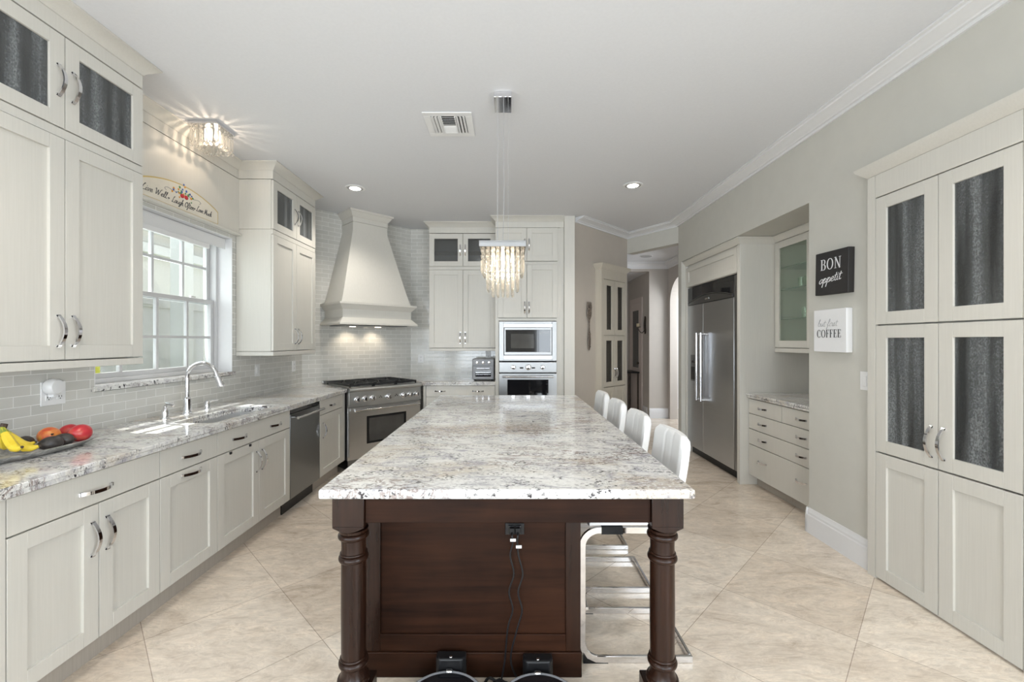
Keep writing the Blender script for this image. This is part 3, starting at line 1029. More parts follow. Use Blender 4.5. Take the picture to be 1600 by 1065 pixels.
# ------------------------------------------------------------------ left wall: upper cabinets
UX = -2.105
UD = UX - WL - 0.002


def upper_pair(label, loc, rz, w, d, split, l_crown, r_crown, glass='rain', shelf=None):
    t = thing('upper_cabinet', label, 'cabinet', loc, rz, 'upper wall cabinets')
    carcass(t, w, d, 1.34, 2.43)
    mb = hollow(MB(), 0, w, 0.021, d, 2.432, 2.874, shelves=[shelf] if shelf else ())
    mb.build('glass_carcass', 'cream', t, bevel=0.001, seg=1)
    MB().box(0.0, w, 0.004, 0.021, 2.388, 2.430).build('rail', 'cream', t, bevel=0.0012, seg=1)
    for a, b, s in ((0, split, 1), (split, w, -1)):
        hx = split - s * 0.034
        door(t, a, b, 1.342, 2.387, 'shaker', hs=[('v', hx, 1.478)])
        door(t, a, b, 2.432, 2.872, 'glass', glass=glass, hs=[('v', hx, 2.648)])
    MB().box(-0.001, w + 0.001, 0.0, d, 1.301, 1.337).build('light_rail', 'cream', t, bevel=0.002, seg=1)
    crown(t, w, d, 2.955, CEIL - 0.001, 0.062, l_crown, r_crown, base=2.879)
    return t


upper_pair('tall cream wall cabinet left of the sink window, rain glass in its top doors', (UX, 1.603, 0), PI / 2, 0.87, UD, 0.435, False, True)
upper_pair('tall cream wall cabinet between the sink window and the range hood', (UX, 3.835, 0), PI / 2, 0.833, UD, 0.418, True, True)
upper_pair('cream wall cabinet above the toaster oven, smoked glass in its top doors', (-1.0756, 5.755, 0), 0, 0.890, 0.343, 0.452, True, False, glass='smoke', shelf=2.65)

# cream panel with a ledge above the window
va = thing('window_valance', 'cream wooden panel with ledge above the sink window', 'panel', (-2.411, 2.475, 0), PI / 2)
MB().box(0, 1.358, 0, 0.028, 2.388, 2.871).build('valance_panel', 'cream', va)
mb = MB().box(0, 1.358, -0.030, 0.028, 2.366, 2.386)
mb.build('ledge', 'cream', va, bevel=0.004)
crown(va, 1.358, 0.028, 2.955, CEIL - 0.001, 0.062, False, False, base=2.879)

# ------------------------------------------------------------------ left wall: base run
BX = -1.805
BD = BX - WL - 0.002
ZC = 0.871


def base(name, label, y0, y1, hollow_top=False):
    t = thing(name, label, 'cabinet', (BX, y0, 0), PI / 2, 'base cabinets along the left wall')
    w = y1 - y0
    if hollow_top:
        mb = MB()
        for a, b in ((0, 0.018), (w - 0.018, w)):
            mb.box(a, b, 0.021, BD, 0.125, ZC - 0.001)
        mb.box(0.018, w - 0.018, 0.021, BD, 0.125, 0.143)
        mb.box(0.018, w - 0.018, BD - 0.012, BD, 0.143, ZC - 0.001)
        mb.box(0.018, w - 0.018, 0.021, 0.034, 0.143, ZC - 0.001)
        mb.build('carcass', 'cream', t)
    else:
        carcass(t, w, BD, 0.125, ZC - 0.001)
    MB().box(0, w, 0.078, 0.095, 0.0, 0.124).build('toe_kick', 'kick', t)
    return t, w


t, w = base('base_cabinet', 'cream base cabinet with one wide drawer over two doors, below the fruit tray', 1.42, 2.222)
MB().box(0.0, 0.121, 0.0, 0.02, 0.127, 0.864).build('end_stile', 'cream', t, bevel=0.0012, seg=1)
door(t, 0.123, w, 0.722, 0.864, 'slab', 'drawer', hs=[('h', 0.455, 0.785)])
door(t, 0.123, 0.472, 0.127, 0.720, hs=[('v', 0.438, 0.575)])
door(t, 0.472, w, 0.127, 0.720, hs=[('v', 0.506, 0.575)])
t, w = base('base_cabinet', 'cream base cabinet with a drawer over a pull-out door, left of the sink', 2.222, 2.660)
door(t, 0, w, 0.722, 0.864, 'slab', 'drawer', hs=[('h', 0.215, 0.790)])
door(t, 0, w, 0.127, 0.720, hs=[('h', 0.215, 0.690)])
t, w = base('sink_base_cabinet', 'cream sink cabinet with two pulls on one wide front and black latches', 2.660, 3.536, True)
door(t, 0, w, 0.722, 0.864, 'slab', 'drawer', hs=[('h', 0.214, 0.79), ('h', 0.654, 0.79)])
for a, b, hx, lx in ((0, 0.442, 0.408, 0.12), (0.442, w, 0.476, 0.33)):
    dd = door(t, a, b, 0.127, 0.720, hs=[('v', hx, 0.572)])
    MB().box(lx - 0.008, lx + 0.008, -0.008, 0, 0.700, 0.716).build('child_latch', 'black', dd)
t, w = base('base_cabinet', 'narrow cream base cabinet with drawer and door beside the range', 4.100, 4.715)
door(t, 0, 0.545, 0.722, 0.864, 'slab', 'drawer', hs=[('h', 0.26, 0.79, 0.11)])
door(t, 0, 0.545, 0.127, 0.720, hs=[('v', 0.06, 0.57)])
MB().box(0.547, w, 0.0, 0.02, 0.127, 0.864).build('end_stile', 'cream', t, bevel=0.0012, seg=1)

# dishwasher
t = thing('dishwasher', 'steel dishwasher with bar handle built in under the left counter', 'dishwasher', (BX, 3.540, 0), PI / 2)
MB().box(0, 0.556, 0.03, 0.60, 0.105, 0.866).build('tub', 'black', t)
MB().box(0.003, 0.553, 0.0, 0.03, 0.125, 0.826).build('door', 'darksteel', t, bevel=0.004)
MB().box(0.003, 0.553, 0.004, 0.03, 0.830, 0.865).build('control_strip', 'blackglass', t, bevel=0.002)
mb = MB()
mb.cyl((0.03, -0.052, 0.795), (0.526, -0.052, 0.795), 0.012)
for q in (0.06, 0.496):
    mb.cyl((q, -0.052, 0.795), (q, 0.0, 0.795), 0.009)
mb.build('handle', 'nickel', t)
MB().box(0.0, 0.556, 0.07, 0.09, 0.0, 0.12).build('kick_plate', 'black', t)

# left worktop with the sink cut-out
SX0, SX1, SY0, SY1 = -2.14, -1.87, 2.715, 3.42
mb = MB()
for x1, z0, z1 in ((-1.770, 0.893, 0.915), (-1.776, 0.871, 0.8928)):
    mb.box(WL + 0.001, x1, 1.40, SY0, z0, z1)
    mb.box(WL + 0.001, SX0, SY0, SY1, z0, z1)
    mb.box(SX1, x1, SY0, SY1, z0, z1)
    mb.prism([(WL + 0.001, SY1), (x1, SY1), (x1, 2.915 - x1), (-2.2885, 5.2035), (WL + 0.001, 5.053)], z0, z1)
tag(mb.build('worktop', 'granite', bevel=0.004, seg=2), 'speckled granite worktop running along the left wall to the range', 'countertop')

# sink
t = thing('kitchen_sink', 'stainless double bowl sink set under the left worktop', 'sink', (-2.0, 3.07, 0.70))


def bowl(y0, y1, zb):
    x0, x1, z1, th = SX0 - 0.010, SX1 + 0.010, 0.8705, 0.004
    mb = MB(Matrix.Translation((2.0, -3.07, -0.70)))
    mb.box(x0, x1, y0, y1, zb, zb + th)
    mb.box(x0, x0 + th, y0, y1, zb + th, z1)
    mb.box(x1 - th, x1, y0, y1, zb + th, z1)
    mb.box(x0 + th, x1 - th, y0, y0 + th, zb + th, z1)
    mb.box(x0 + th, x1 - th, y1 - th, y1, zb + th, z1)
    b = mb.build('bowl', 'satin', t)
    MB(Matrix.Translation((2.0, -3.07, -0.70))).lathe([(0.0, zb + th), (0.04, zb + th), (0.04, zb + th + .004), (0.0, zb + th + .005)],
                                                     ((x0 + x1) / 2, (y0 + y1) / 2, 0)).build('drain', 'nickel', b)


bowl(SY0 - 0.008, 2.925, 0.72)
bowl(2.935, SY1 + 0.008, 0.68)

# faucet
t = thing('faucet', 'chrome gooseneck faucet with pull-down spray head behind the sink', 'faucet', (-2.30, 3.07, 0.915))
MB().lathe([(0.034, 0), (0.034, 0.006), (0.026, 0.010), (0.024, 0.03), (0.024, 0.105), (0.018, 0.112), (0.0135, 0.12)]).build('base', 'chrome', t)
pts = [(0, 0, 0.115), (0, 0, 0.2)] + arc((0.105, 0.255), 0.105, PI, 0.30, 18)
pts = [Vector(p) for p in pts]
MB().tube(pts, 0.0135, 12).build('spout', 'chrome', t)
e = pts[-1]
dr = (pts[-1] - pts[-2]).normalized()
MB().tube([e, e + dr * 0.02, e + dr * 0.025, e + dr * 0.10, e + dr * 0.104], [0.0145, 0.0145, 0.020, 0.0235, 0.018], 14).build('spray_head', 'chrome', t)
t = thing('soap_dispenser', 'chrome soap dispenser left of the faucet', 'soap dispenser', (-2.29, 2.86, 0.915))
MB().lathe([(0.026, 0), (0.026, 0.005), (0.020, 0.010), (0.020, 0.06), (0.014, 0.07), (0.010, 0.085)]).build('body', 'chrome', t)
mb = MB().tube([(0, 0, 0.082), (0.01, 0, 0.10), (0.045, 0, 0.095), (0.055, 0, 0.085)], 0.009, 10)
mb.build('pump', 'chrome', t)
t = thing('faucet_lever', 'chrome faucet lever standing right of the spout', 'faucet handle', (-2.30, 3.27, 0.915))
MB().lathe([(0.026, 0), (0.026, 0.005), (0.019, 0.008), (0.019, 0.055), (0.012, 0.065), (0.0, 0.068)]).build('base', 'chrome', t)
MB().tube([(0, 0, 0.05), (0.01, 0.045, 0.058), (0.014, 0.10, 0.056)], [0.008, 0.006, 0.005], 8).build('lever', 'chrome', t)

# outlets on the tiled walls
mb = None


def plate(name, label, loc, rz, w, h, slots, cat='wall switch', group=None):
    t = thing(name, label, cat, loc, rz, group)
    MB().box(-w / 2, w / 2, -0.006, -0.0005, -h / 2, h / 2).build('face_plate', 'white', t, bevel=0.002)
    for kind, x in slots:
        if kind == 'rocker':
            MB().box(x - 0.016, x + 0.016, -0.010, -0.005, -0.033, 0.033).build('rocker', 'white', t, bevel=0.002)
        else:
            for zz in (-0.022, 0.022):
                s = MB().box(x - 0.016, x + 0.016, -0.008, -0.005, zz - 0.015, zz + 0.015).build('socket', 'white', t, bevel=0.003)
                k = MB()
                k.box(x - 0.008, x - 0.005, -0.0086, -0.0075, zz - 0.002, zz + 0.008)
                k.box(x + 0.005, x + 0.008, -0.0086, -0.0075, zz - 0.002, zz + 0.007)
                k.box(x - 0.0025, x + 0.0025, -0.0086, -0.0075, zz - 0.011, zz - 0.006)
                k.build('slots', 'black', s)
    return t


plate('wall_outlet', 'white double outlet with a plug-in puck on the tile above the fruit tray', (WL, 2.297, 1.153), PI / 2, 0.125, 0.125,
      [('socket', -0.026), ('socket', 0.032)], 'outlet')
t = thing('air_freshener', 'round white plug-in puck in the double wall outlet', 'air freshener', (WL + 0.01, 2.275, 1.19), PI / 2)
MB().lathe([(0.040, 0.0), (0.044, 0.012), (0.042, 0.035), (0.034, 0.046), (0.0, 0.050)], axis='y').build('housing', 'white', t)
MB().box(-0.012, 0.012, -0.03, 0.0, -0.055, -0.035).build('plug_foot', 'white', t, bevel=0.003)
plate('light_switch', 'white rocker switch on the tile just right of the sink window', (WL, 4.156, 1.152), PI / 2, 0.075, 0.118, [('rocker', 0)])
plate('wall_outlet', 'white outlet on the tile between range and window switch', (WL, 4.86, 1.148), PI / 2, 0.075, 0.118, [('socket', 0)], 'outlet')
plate('wall_outlet', 'white outlet on the back tile right of the range hood', (-1.255, 6.1, 1.185), 0, 0.085, 0.118, [('socket', 0)], 'outlet')
plate('light_switch', 'white rocker switch on the greige wall under the coffee sign', (WR, 2.715, 1.18), -PI / 2, 0.075, 0.118, [('rocker', 0)])
plate('wall_outlet', 'white outlet on the back tile behind the toaster oven', (-0.30, 6.1, 1.24), 0, 0.075, 0.118, [('socket', 0)], 'outlet')

# ------------------------------------------------------------------ range, hood
t = thing('range_cooker', 'wide stainless gas range set across the corner under the hood', 'range', (-1.748, 4.680, 0), PI / 4)
RW, RD = 0.914, 0.735
MB().box(0.0, RW, 0.032, RD, 0.12, 0.874).build('body', 'litsteel', t)
MB().box(0.02, RW - 0.02, 0.07, RD - 0.05, 0.0, 0.118).build('kick_plate', 'darksteel', t)
mb = MB()
mb.box(0.004, RW - 0.004, 0.0, 0.030, 0.16, 0.281)
mb.box(0.004, RW - 0.004, 0.0, 0.030, 0.59, 0.70)
mb.box(0.004, 0.207, 0.0, 0.030, 0.281, 0.59)
mb.box(0.713, RW - 0.004, 0.0, 0.030, 0.281, 0.59)
dr = mb.build('oven_door', 'litsteel', t)
mb = MB()
for a in ((0.207, 0.713, 0.281, 0.305), (0.207, 0.713, 0.566, 0.59), (0.207, 0.235, 0.305, 0.566), (0.685, 0.713, 0.305, 0.566)):
    mb.box(a[0], a[1], 0.001, 0.028, a[2], a[3])
mb.build('window_border', 'black', dr)
MB().box(0.235, 0.685, 0.006, 0.024, 0.305, 0.566).build('oven_window', 'ovenglass', dr)
mb = MB().cyl((0.045, -0.055, 0.672), (RW - 0.045, -0.055, 0.672), 0.014)
for q in (0.075, RW - 0.075):
    mb.cyl((q, -0.055, 0.672), (q, 0.0, 0.672), 0.011)
mb.build('door_handle', 'nickel', dr)
mb = MB()
mb.loft([[(x, -0.012, 0.716), (x, 0.032, 0.716), (x, 0.032, 0.874), (x, -0.002, 0.874)] for x in (0.0, RW)])
pn = mb.build('control_panel', 'litsteel', t, bevel=0.002)
mb = MB()
mb.loft([[(x, -0.030, 0.880), (x, -0.034, 0.895), (x, -0.026, 0.911), (x, -0.008, 0.916), (x, RD, 0.916), (x, RD, 0.876), (x, -0.010, 0.876)] for x in (0.0, RW)])
mb.build('cooktop', 'litsteel', t, smooth=50)
for u in (0.094, 0.184, 0.276, 0.476, 0.671, 0.759, 0.849):
    k = MB().lathe([(0.033, 0.004), (0.033, 0.010), (0.026, 0.013), (0.024, 0.040), (0.020, 0.044), (0.0, 0.045)], (u, -0.004, 0.790), axis='y').build('knob', 'chrome', pn)
    MB().box(u - 0.003, u + 0.003, -0.051, -0.046, 0.772, 0.808).build('pointer', 'black', k)
for u in (0.372, 0.575):
    mb = MB()
    for i in range(3):
        mb.box(u - 0.018 + i * 0.014, u - 0.010 + i * 0.014, -0.0115, -0.004, 0.785 + (i % 2) * 0.014, 0.795 + (i % 2) * 0.014)
    mb.build('indicator', 'black', pn)
for i in range(3):
    x0, x1 = 0.030 + i * 0.286, 0.030 + i * 0.286 + 0.282
    mb = MB()
    y0, y1, z = 0.045, 0.665, 0.952
    for a, b, c, d in ((x0, x1, y0, y0 + .014), (x0, x1, y1 - .014, y1), (x0, x0 + .014, y0, y1), (x1 - .014, x1, y0, y1), (x0, x1, 0.348, 0.362)):
        mb.box(a, b, c, d, z - 0.022, z)
    xm = (x0 + x1) / 2
    for yc in (0.20, 0.51):
        for k in range(8):
            a = PI * k / 4 + PI / 8
            ex = max(min(0.20 * math.cos(a), 0.134), -0.134)
            ey = max(min(0.20 * math.sin(a), 0.145), -0.145)
            mb.ribbon([(xm + 0.03 * math.cos(a), yc + 0.03 * math.sin(a), z - .008), (xm + ex, yc + ey, z - .008)], (0, 0, 1), 0.011, 0.016)
    for q, r in ((x0, y0), (x1 - .014, y0), (x0, y1 - .014), (x1 - .014, y1 - .014)):
        mb.box(q, q + .014, r, r + .014, 0.916, z - .02)
    mb.build('grate', 'iron', t)
    for yc in (0.20, 0.51):
        MB().lathe([(0.055, 0.917), (0.055, 0.924), (0.036, 0.926), (0.036, 0.936), (0.0, 0.938)], (xm, yc, 0)).build('burner', 'black', t)
MB().box(0, RW, RD - 0.03, RD, 0.917, 0.955).build('back_guard', 'litsteel', t, bevel=0.003)

t = thing('range_hood', 'tapered cream wooden range hood across the corner', 'range hood', (-1.94, 5.56, 0), PI / 4)


def hrings(prof):
    return [[(-w, -d, z), (w, -d, z), (w, -0.004, z), (-w, -0.004, z)] for z, w, d in prof]


mb = MB().loft(hrings([(1.622, .505, .575), (1.640, .505, .575), (1.648, .498, .568), (1.700, .452, .52), (1.705, .446, .514),
                       (1.800, .446, .514), (1.806, .452, .52), (1.852, .492, .560), (1.858, .50, .568), (1.880, .50, .568)]))
mb.build('mantle', 'cream', t, smooth=0)
body = [(1.881, .452, .50)]
for i in range(1, 13):
    q = i / 12
    body.append((1.881 + 0.90 * q, .452 + (.228 - .452) * q ** 0.94, .50 + (.305 - .50) * q ** 0.94))
body += [(2.872, .228, .305)]
MB().loft(hrings(body)).build('chimney', 'cream', t)
MB().loft(hrings([(2.872, .218, .295), (2.879, .218, .295), (2.8792, .231, .308), (2.935, .231, .308), (2.940, .238, .315), (2.99, .272, .35), (2.998, .285, .362), (CEIL - .001, .288, .365)])).build('crown', 'cream', t, smooth=0)
ins = MB().box(-0.40, 0.40, -0.50, -0.05, 1.612, 1.6215).build('hood_insert', 'darksteel', t)
for x in (-0.17, 0.17):
    MB().lathe([(0.036, -0.004), (0.036, 0.0)], (x, -0.17, 1.612)).build('hood_lamp', 'hoodlamp', ins)
    sp = lamp('SPOT', 'hood_spot', (0, 0, 0), 7, (1.0, 0.84, 0.64), spot_size=1.9, spot_blend=0.8, shadow_soft_size=0.03)
    sp.parent = t
    sp.location = (x, -0.17, 1.605)
    sp.rotation_euler = (0.42, 0, 0)

# ------------------------------------------------------------------ back wall: counter, base, oven tower
t = thing('base_cabinet', 'cream base cabinet with two pulls below the toaster oven', 'cabinet', (-1.10, 5.485, 0), 0, 'base cabinets along the back wall')
w = 0.919
carcass(t, w, 0.612, 0.125, ZC - 0.001)
MB().box(0, w, 0.078, 0.095, 0, 0.124).build('toe_kick', 'kick', t)
door(t, 0.035, w, 0.722, 0.864, 'slab', 'drawer', hs=[('h', 0.215, 0.795, 0.14), ('h', 0.70, 0.795, 0.14)])
door(t, 0.035, w, 0.430, 0.720, 'slab', 'drawer', hs=[('h', 0.215, 0.62, 0.14), ('h', 0.70, 0.62, 0.14)])
door(t, 0.035, w, 0.127, 0.428, 'slab', 'drawer', hs=[('h', 0.215, 0.33, 0.14), ('h', 0.70, 0.33, 0.14)])
MB().box(0.0, 0.033, 0.0, 0.02, 0.127, 0.864).build('end_stile', 'cream', t, bevel=0.0012, seg=1)
mb = MB()
for y0, z0, z1 in ((5.450, 0.893, 0.915), (5.456, 0.871, 0.8928)):
    mb.prism([(-1.108, y0), (-0.180, y0), (-0.180, 6.098), (-1.392, 6.098), (-1.612, 5.876), (-1.108, 5.372 if y0 < 5.372 else y0)], z0, z1)
tag(mb.build('worktop', 'granite', bevel=0.004), 'short granite worktop between range and oven tower', 'countertop')

t = thing('oven_tower', 'tall cream cabinet housing the microwave and wall oven', 'cabinet', (-0.179, 5.48, 0))
w, d = 0.823, 0.617
mb = MB()
mb.box(0, 0.045, 0.0, d, 0.12, 2.872)
mb.box(w - 0.045, w, 0.0, d, 0.12, 2.872)
mb.box(0.045, w - 0.045, d - 0.02, d, 0.12, 2.872)
mb.box(0.045, w - 0.045, 0.0, d - 0.02, 0.12, 0.42)
mb.box(0.045, w - 0.045, 0.0, d - 0.02, 1.690, 1.726)
mb.box(0.045, w - 0.045, 0.021, d - 0.02, 1.726, 2.872)
mb.box(0.045, w - 0.045, 0.0, 0.021, 2.408, 2.445)
mb.build('carcass', 'cream', t, bevel=0.0012, seg=1)
for z0, z1, hz in ((1.728, 2.406, 1.86), (2.447, 2.872, 2.655)):
    door(t, 0.03, 0.399, z0, z1, hs=[('v', 0.372, hz)], y=-0.021)
    door(t, 0.399, w - 0.03, z0, z1, hs=[('v', 0.428, hz)], y=-0.021)
door(t, 0.03, w - 0.03, 0.13, 0.415, 'slab', 'drawer', hs=[('h', 0.41, 0.33)], y=-0.021)
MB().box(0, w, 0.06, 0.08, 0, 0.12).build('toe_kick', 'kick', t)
MB().box(w + 0.001, w + 0.050, 0.01, d, 0.0, CEIL - 0.06).build('filler_strip', 'cream', t)
MB().box(w + 0.051, w + 0.184, -0.035, 0.06, 0.0, CEIL - 0.001).build('pilaster', 'cream', t, bevel=0.003)
crown(t, w + 0.05, d, 2.955, CEIL - 0.001, 0.062, True, False, base=2.879)

t = thing('microwave', 'built-in stainless microwave above the wall oven', 'microwave', (-0.131, 5.452, 1.182))
w, h = 0.730, 0.500
mb = MB()
mb.box(0, 0.058, 0, 0.024, 0, h)
mb.box(w - 0.058, w, 0, 0.024, 0, h)
mb.box(0.058, w - 0.058, 0, 0.024, h - 0.028, h)
mb.box(0.058, w - 0.058, 0, 0.024, 0, 0.022)
mb.build('trim_frame', 'steel', t, bevel=0.002)
for z0 in (0.024, h - 0.072):
    mb = MB().box(0.058, w - 0.058, 0.012, 0.024, z0, z0 + 0.042)
    for k in range(4):
        mb.box(0.062, w - 0.062, 0.006, 0.013, z0 + 0.004 + k * 0.010, z0 + 0.009 + k * 0.010)
    mb.build('vent_grille', 'steelv', t)
MB().box(0.062, w - 0.062, 0.025, 0.42, 0.03, h - 0.03).build('housing', 'black', t)
mb = MB()
a, b, c, e = 0.064, w - 0.064, 0.075, h - 0.078
mb.box(a, b, -0.012, 0.012, c, c + 0.038)
mb.box(a, b, -0.012, 0.012, e - 0.030, e)
mb.box(a, a + 0.020, -0.012, 0.012, c + 0.038, e - 0.030)
mb.box(b - 0.020, b, -0.012, 0.012, c + 0.038, e - 0.030)
dd = mb.build('door', 'steel', t, bevel=0.002)
MB().box(a + 0.020, 0.500, -0.008, 0.010, c + 0.038, e - 0.030).build('door_window', 'blackglass', dd)
MB().box(0.150, 0.440, -0.0095, -0.0075, c + 0.085, e - 0.080).build('viewing_mesh', 'ovenglass', dd)
cp = MB().box(0.503, b - 0.020, -0.008, 0.010, c + 0.038, e - 0.030).build('control_panel', 'blackglass', t)
MB().box(0.515, b - 0.030, -0.0092, -0.0075, e - 0.075, e - 0.050).build('display', 'ovenglass', cp)

t = thing('wall_oven', 'built-in stainless wall oven below the microwave', 'oven', (-0.131, 5.448, 0.43))
w = 0.730
MB().box(0.02, w - 0.02, 0.032, 0.55, 0.0, 0.735).build('housing', 'black', t)
pn = MB().box(0, w, 0, 0.030, 0.605, 0.736).build('control_panel', 'steel', t, bevel=0.003)
for u, r in ((0.180, 0.030), (0.370, 0.036), (0.553, 0.030)):
    MB().lathe([(r, 0), (r, 0.006), (r * .75, 0.010), (r * .7, 0.03), (0, 0.032)], (u, 0.0, 0.672), axis='y').build('knob', 'chrome', pn)
for u in (0.285, 0.435):
    MB().box(u - 0.022, u + 0.022, -0.002, 0.001, 0.655, 0.672).build('display', 'blackglass', pn)
mb = MB()
mb.box(0, w, 0, 0.030, 0.515, 0.590)
mb.box(0, w, 0, 0.030, 0.0, 0.10)
mb.box(0, 0.105, 0, 0.030, 0.10, 0.515)
mb.box(w - 0.105, w, 0, 0.030, 0.10, 0.515)
dd = mb.build('oven_door', 'steel', t)
MB().box(0.105, w - 0.105, 0.003, 0.027, 0.10, 0.515).build('oven_window', 'blackglass', dd)
mb = MB().cyl((0.045, -0.05, 0.555), (w - 0.045, -0.05, 0.555), 0.013)
for q in (0.07, w - 0.07):
    mb.cyl((q, -0.05, 0.555), (q, 0, 0.555), 0.010)
mb.build('door_handle', 'nickel', dd)

t = thing('toaster_oven', 'small grey toaster oven with three knobs on the back worktop', 'toaster oven', (-0.485, 5.60, 0.915))
w, h = 0.285, 0.285
MB().box(0, w, 0.012, 0.30, 0.015, h).build('body', 'silver', t, bevel=0.012, seg=3)
for q, r in ((0.03, 0.04), (w - 0.03, 0.04), (0.03, 0.26), (w - 0.03, 0.26)):
    MB().cyl((q, r, 0), (q, r, 0.018), 0.012).build('foot', 'black', t)
pn = MB().box(0.006, w - 0.006, 0.002, 0.014, 0.195, 0.278).build('control_panel', 'silver', t, bevel=0.004)
for u in (0.065, 0.1425, 0.22):
    MB().lathe([(0.019, 0), (0.019, 0.004), (0.015, 0.006), (0.013, 0.02), (0, 0.021)], (u, 0.002, 0.238), axis='y').build('knob', 'chrome', pn)
mb = MB()
mb.box(0.012, w - 0.012, 0.0, 0.013, 0.135, 0.190)
mb.box(0.012, w - 0.012, 0.0, 0.013, 0.025, 0.055)
mb.box(0.012, 0.04, 0.0, 0.013, 0.055, 0.135)
mb.box(w - 0.04, w - 0.012, 0.0, 0.013, 0.055, 0.135)
dd = mb.build('door', 'silver', t)
MB().box(0.04, w - 0.04, 0.003, 0.011, 0.055, 0.135).build('door_glass', 'blackglass', dd)
mb = MB()
for zz in (0.080, 0.105):
    mb.box(0.045, w - 0.045, 0.0, 0.004, zz, zz + 0.004)
mb.build('rack', 'nickel', dd)
mb = MB().cyl((0.06, -0.022, 0.165), (w - 0.06, -0.022, 0.165), 0.006)
for q in (0.075, w - 0.075):
    mb.cyl((q, -0.022, 0.165), (q, 0, 0.165), 0.005)
mb.build('door_handle', 'chrome', dd)

# ------------------------------------------------------------------ oblique wall: fork, hall cabinet, sconce
t = thing('wall_fork', 'big pewter fork ornament on the tan wall beside the oven tower', 'wall ornament', (1.045, 5.718, 1.31), PI / 4)
mb = MB()
outl = [(0, 0.0), (0.018, 0.02), (0.030, 0.08), (0.034, 0.15), (0.026, 0.22), (0.016, 0.28), (0.014, 0.36), (0.022, 0.41), (0.046, 0.45), (0.054, 0.50), (0.050, 0.54)]
rings = []
for r, z in outl:
    r = max(r, 0.004)
    rings.append([(r * math.cos(2 * PI * i / 16), -0.020 + 0.30 * r * math.sin(2 * PI * i / 16), z) for i in range(16)])
mb.loft(rings)
mb.build('fork_handle', 'fork', t)
mb = MB()
for k in range(4):
    x = -0.040 + k * 0.0267
    mb.tube([(x, -0.020, 0.53), (x, -0.026, 0.58), (x * 1.02, -0.020, 0.63), (x, -0.016, 0.645)], [0.010, 0.0085, 0.006, 0.002], 8)
mb.build('tines', 'fork', t)
mb = MB()
for k in range(7):
    z = 0.05 + k * 0.028
    mb.ball((0.010 * (-1) ** k, -0.030, z), 0.008, 8, 6)
mb.build('handle_relief', 'fork', t)

t = thing('hall_cabinet', 'tall cream cabinet with four narrow glass doors at the hall opening', 'cabinet', (1.237, 5.775, 0), PI / 4)
w, d = 0.650, 0.10
mb = MB()
mb.box(0, 0.018, 0.02, d, 0, 2.40)
mb.box(w - 0.018, w, 0.02, d, 0, 2.40)
mb.box(0.018, w - 0.018, d - 0.015, d, 0, 2.40)
mb.box(0.018, w - 0.018, 0.02, d - 0.015, 2.27, 2.40)
mb.box(0.018, w - 0.018, 0.02, d - 0.015, 1.50, 1.52)
mb.box(0.018, w - 0.018, 0.02, d - 0.015, 0.0, 0.80)
mb.box(0.0, 0.05, 0.0, 0.02, 0, 2.40)
mb.box(0.05, w, 0.0, 0.02, 2.275, 2.40)
mb.box(w - 0.03, w, 0.0, 0.02, 0, 2.275)
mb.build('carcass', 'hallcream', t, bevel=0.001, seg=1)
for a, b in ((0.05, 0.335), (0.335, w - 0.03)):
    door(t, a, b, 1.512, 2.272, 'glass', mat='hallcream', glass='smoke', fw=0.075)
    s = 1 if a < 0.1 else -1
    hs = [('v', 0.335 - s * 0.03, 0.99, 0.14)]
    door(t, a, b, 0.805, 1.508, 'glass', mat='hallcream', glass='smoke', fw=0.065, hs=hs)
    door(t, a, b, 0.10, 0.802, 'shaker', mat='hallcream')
MB().rect_stack(0, w, d, [(2.40, 0.0), (2.41, 0.006), (2.455, 0.045), (2.478, 0.05)], True, True).build('crown', 'hallcream', t)

t = thing('wall_sconce', 'dark bronze candle sconce on the corridor wall', 'sconce', (2.60, 8.22, 1.55), PI / 2)
mb = MB()
mb.prism_xz([(0.05 * math.cos(a) * (1 + 0.35 * math.cos(3 * a)), 0.19 + 0.17 * math.sin(a)) for a in [2 * PI * i / 24 for i in range(24)]], 0.0, 0.018)
mb.build('back_plate', 'bronze', t)
MB().tube(smooth_path([(0, 0.01, 0.10), (0, 0.07, 0.04), (0, 0.13, 0.10), (0, 0.14, 0.14)]), 0.007, 8).build('arm', 'bronze', t)
MB().lathe([(0.01, 0.14), (0.05, 0.15), (0.052, 0.157), (0.01, 0.158)], (0, 0.14, 0)).build('candle_dish', 'bronze', t)
MB().lathe([(0.033, 0.158), (0.033, 0.22), (0.0, 0.222)], (0, 0.14, 0)).build('candle', 'candle', t)
t = thing('console_table', 'slim dark console table standing in the corridor', 'table', (2.36, 8.55, 0))
MB().box(-0.02, 0.21, -0.05, 0.55, 0.80, 0.825).build('table_top', 'black', t)
for q, r in ((0, -0.03), (0.185, -0.03), (0, 0.52), (0.185, 0.52)):
    MB().box(q - .012, q + .012, r - .012, r + .012, 0, 0.80).build('leg', 'bronze', t)
t = thing('ceiling_speaker', 'round flush speaker in the hall ceiling', 'speaker', (2.366, 7.43, 2.90))
MB().lathe([(0.105, -0.006), (0.108, -0.003), (0.108, -0.0005)]).build('rim', 'white', t)
MB().lathe([(0.094, -0.0085), (0.096, -0.006)]).build('grille', plain('speaker_mesh', (0.42, 0.42, 0.43), 0.7, scale=300, var=0.1), t)

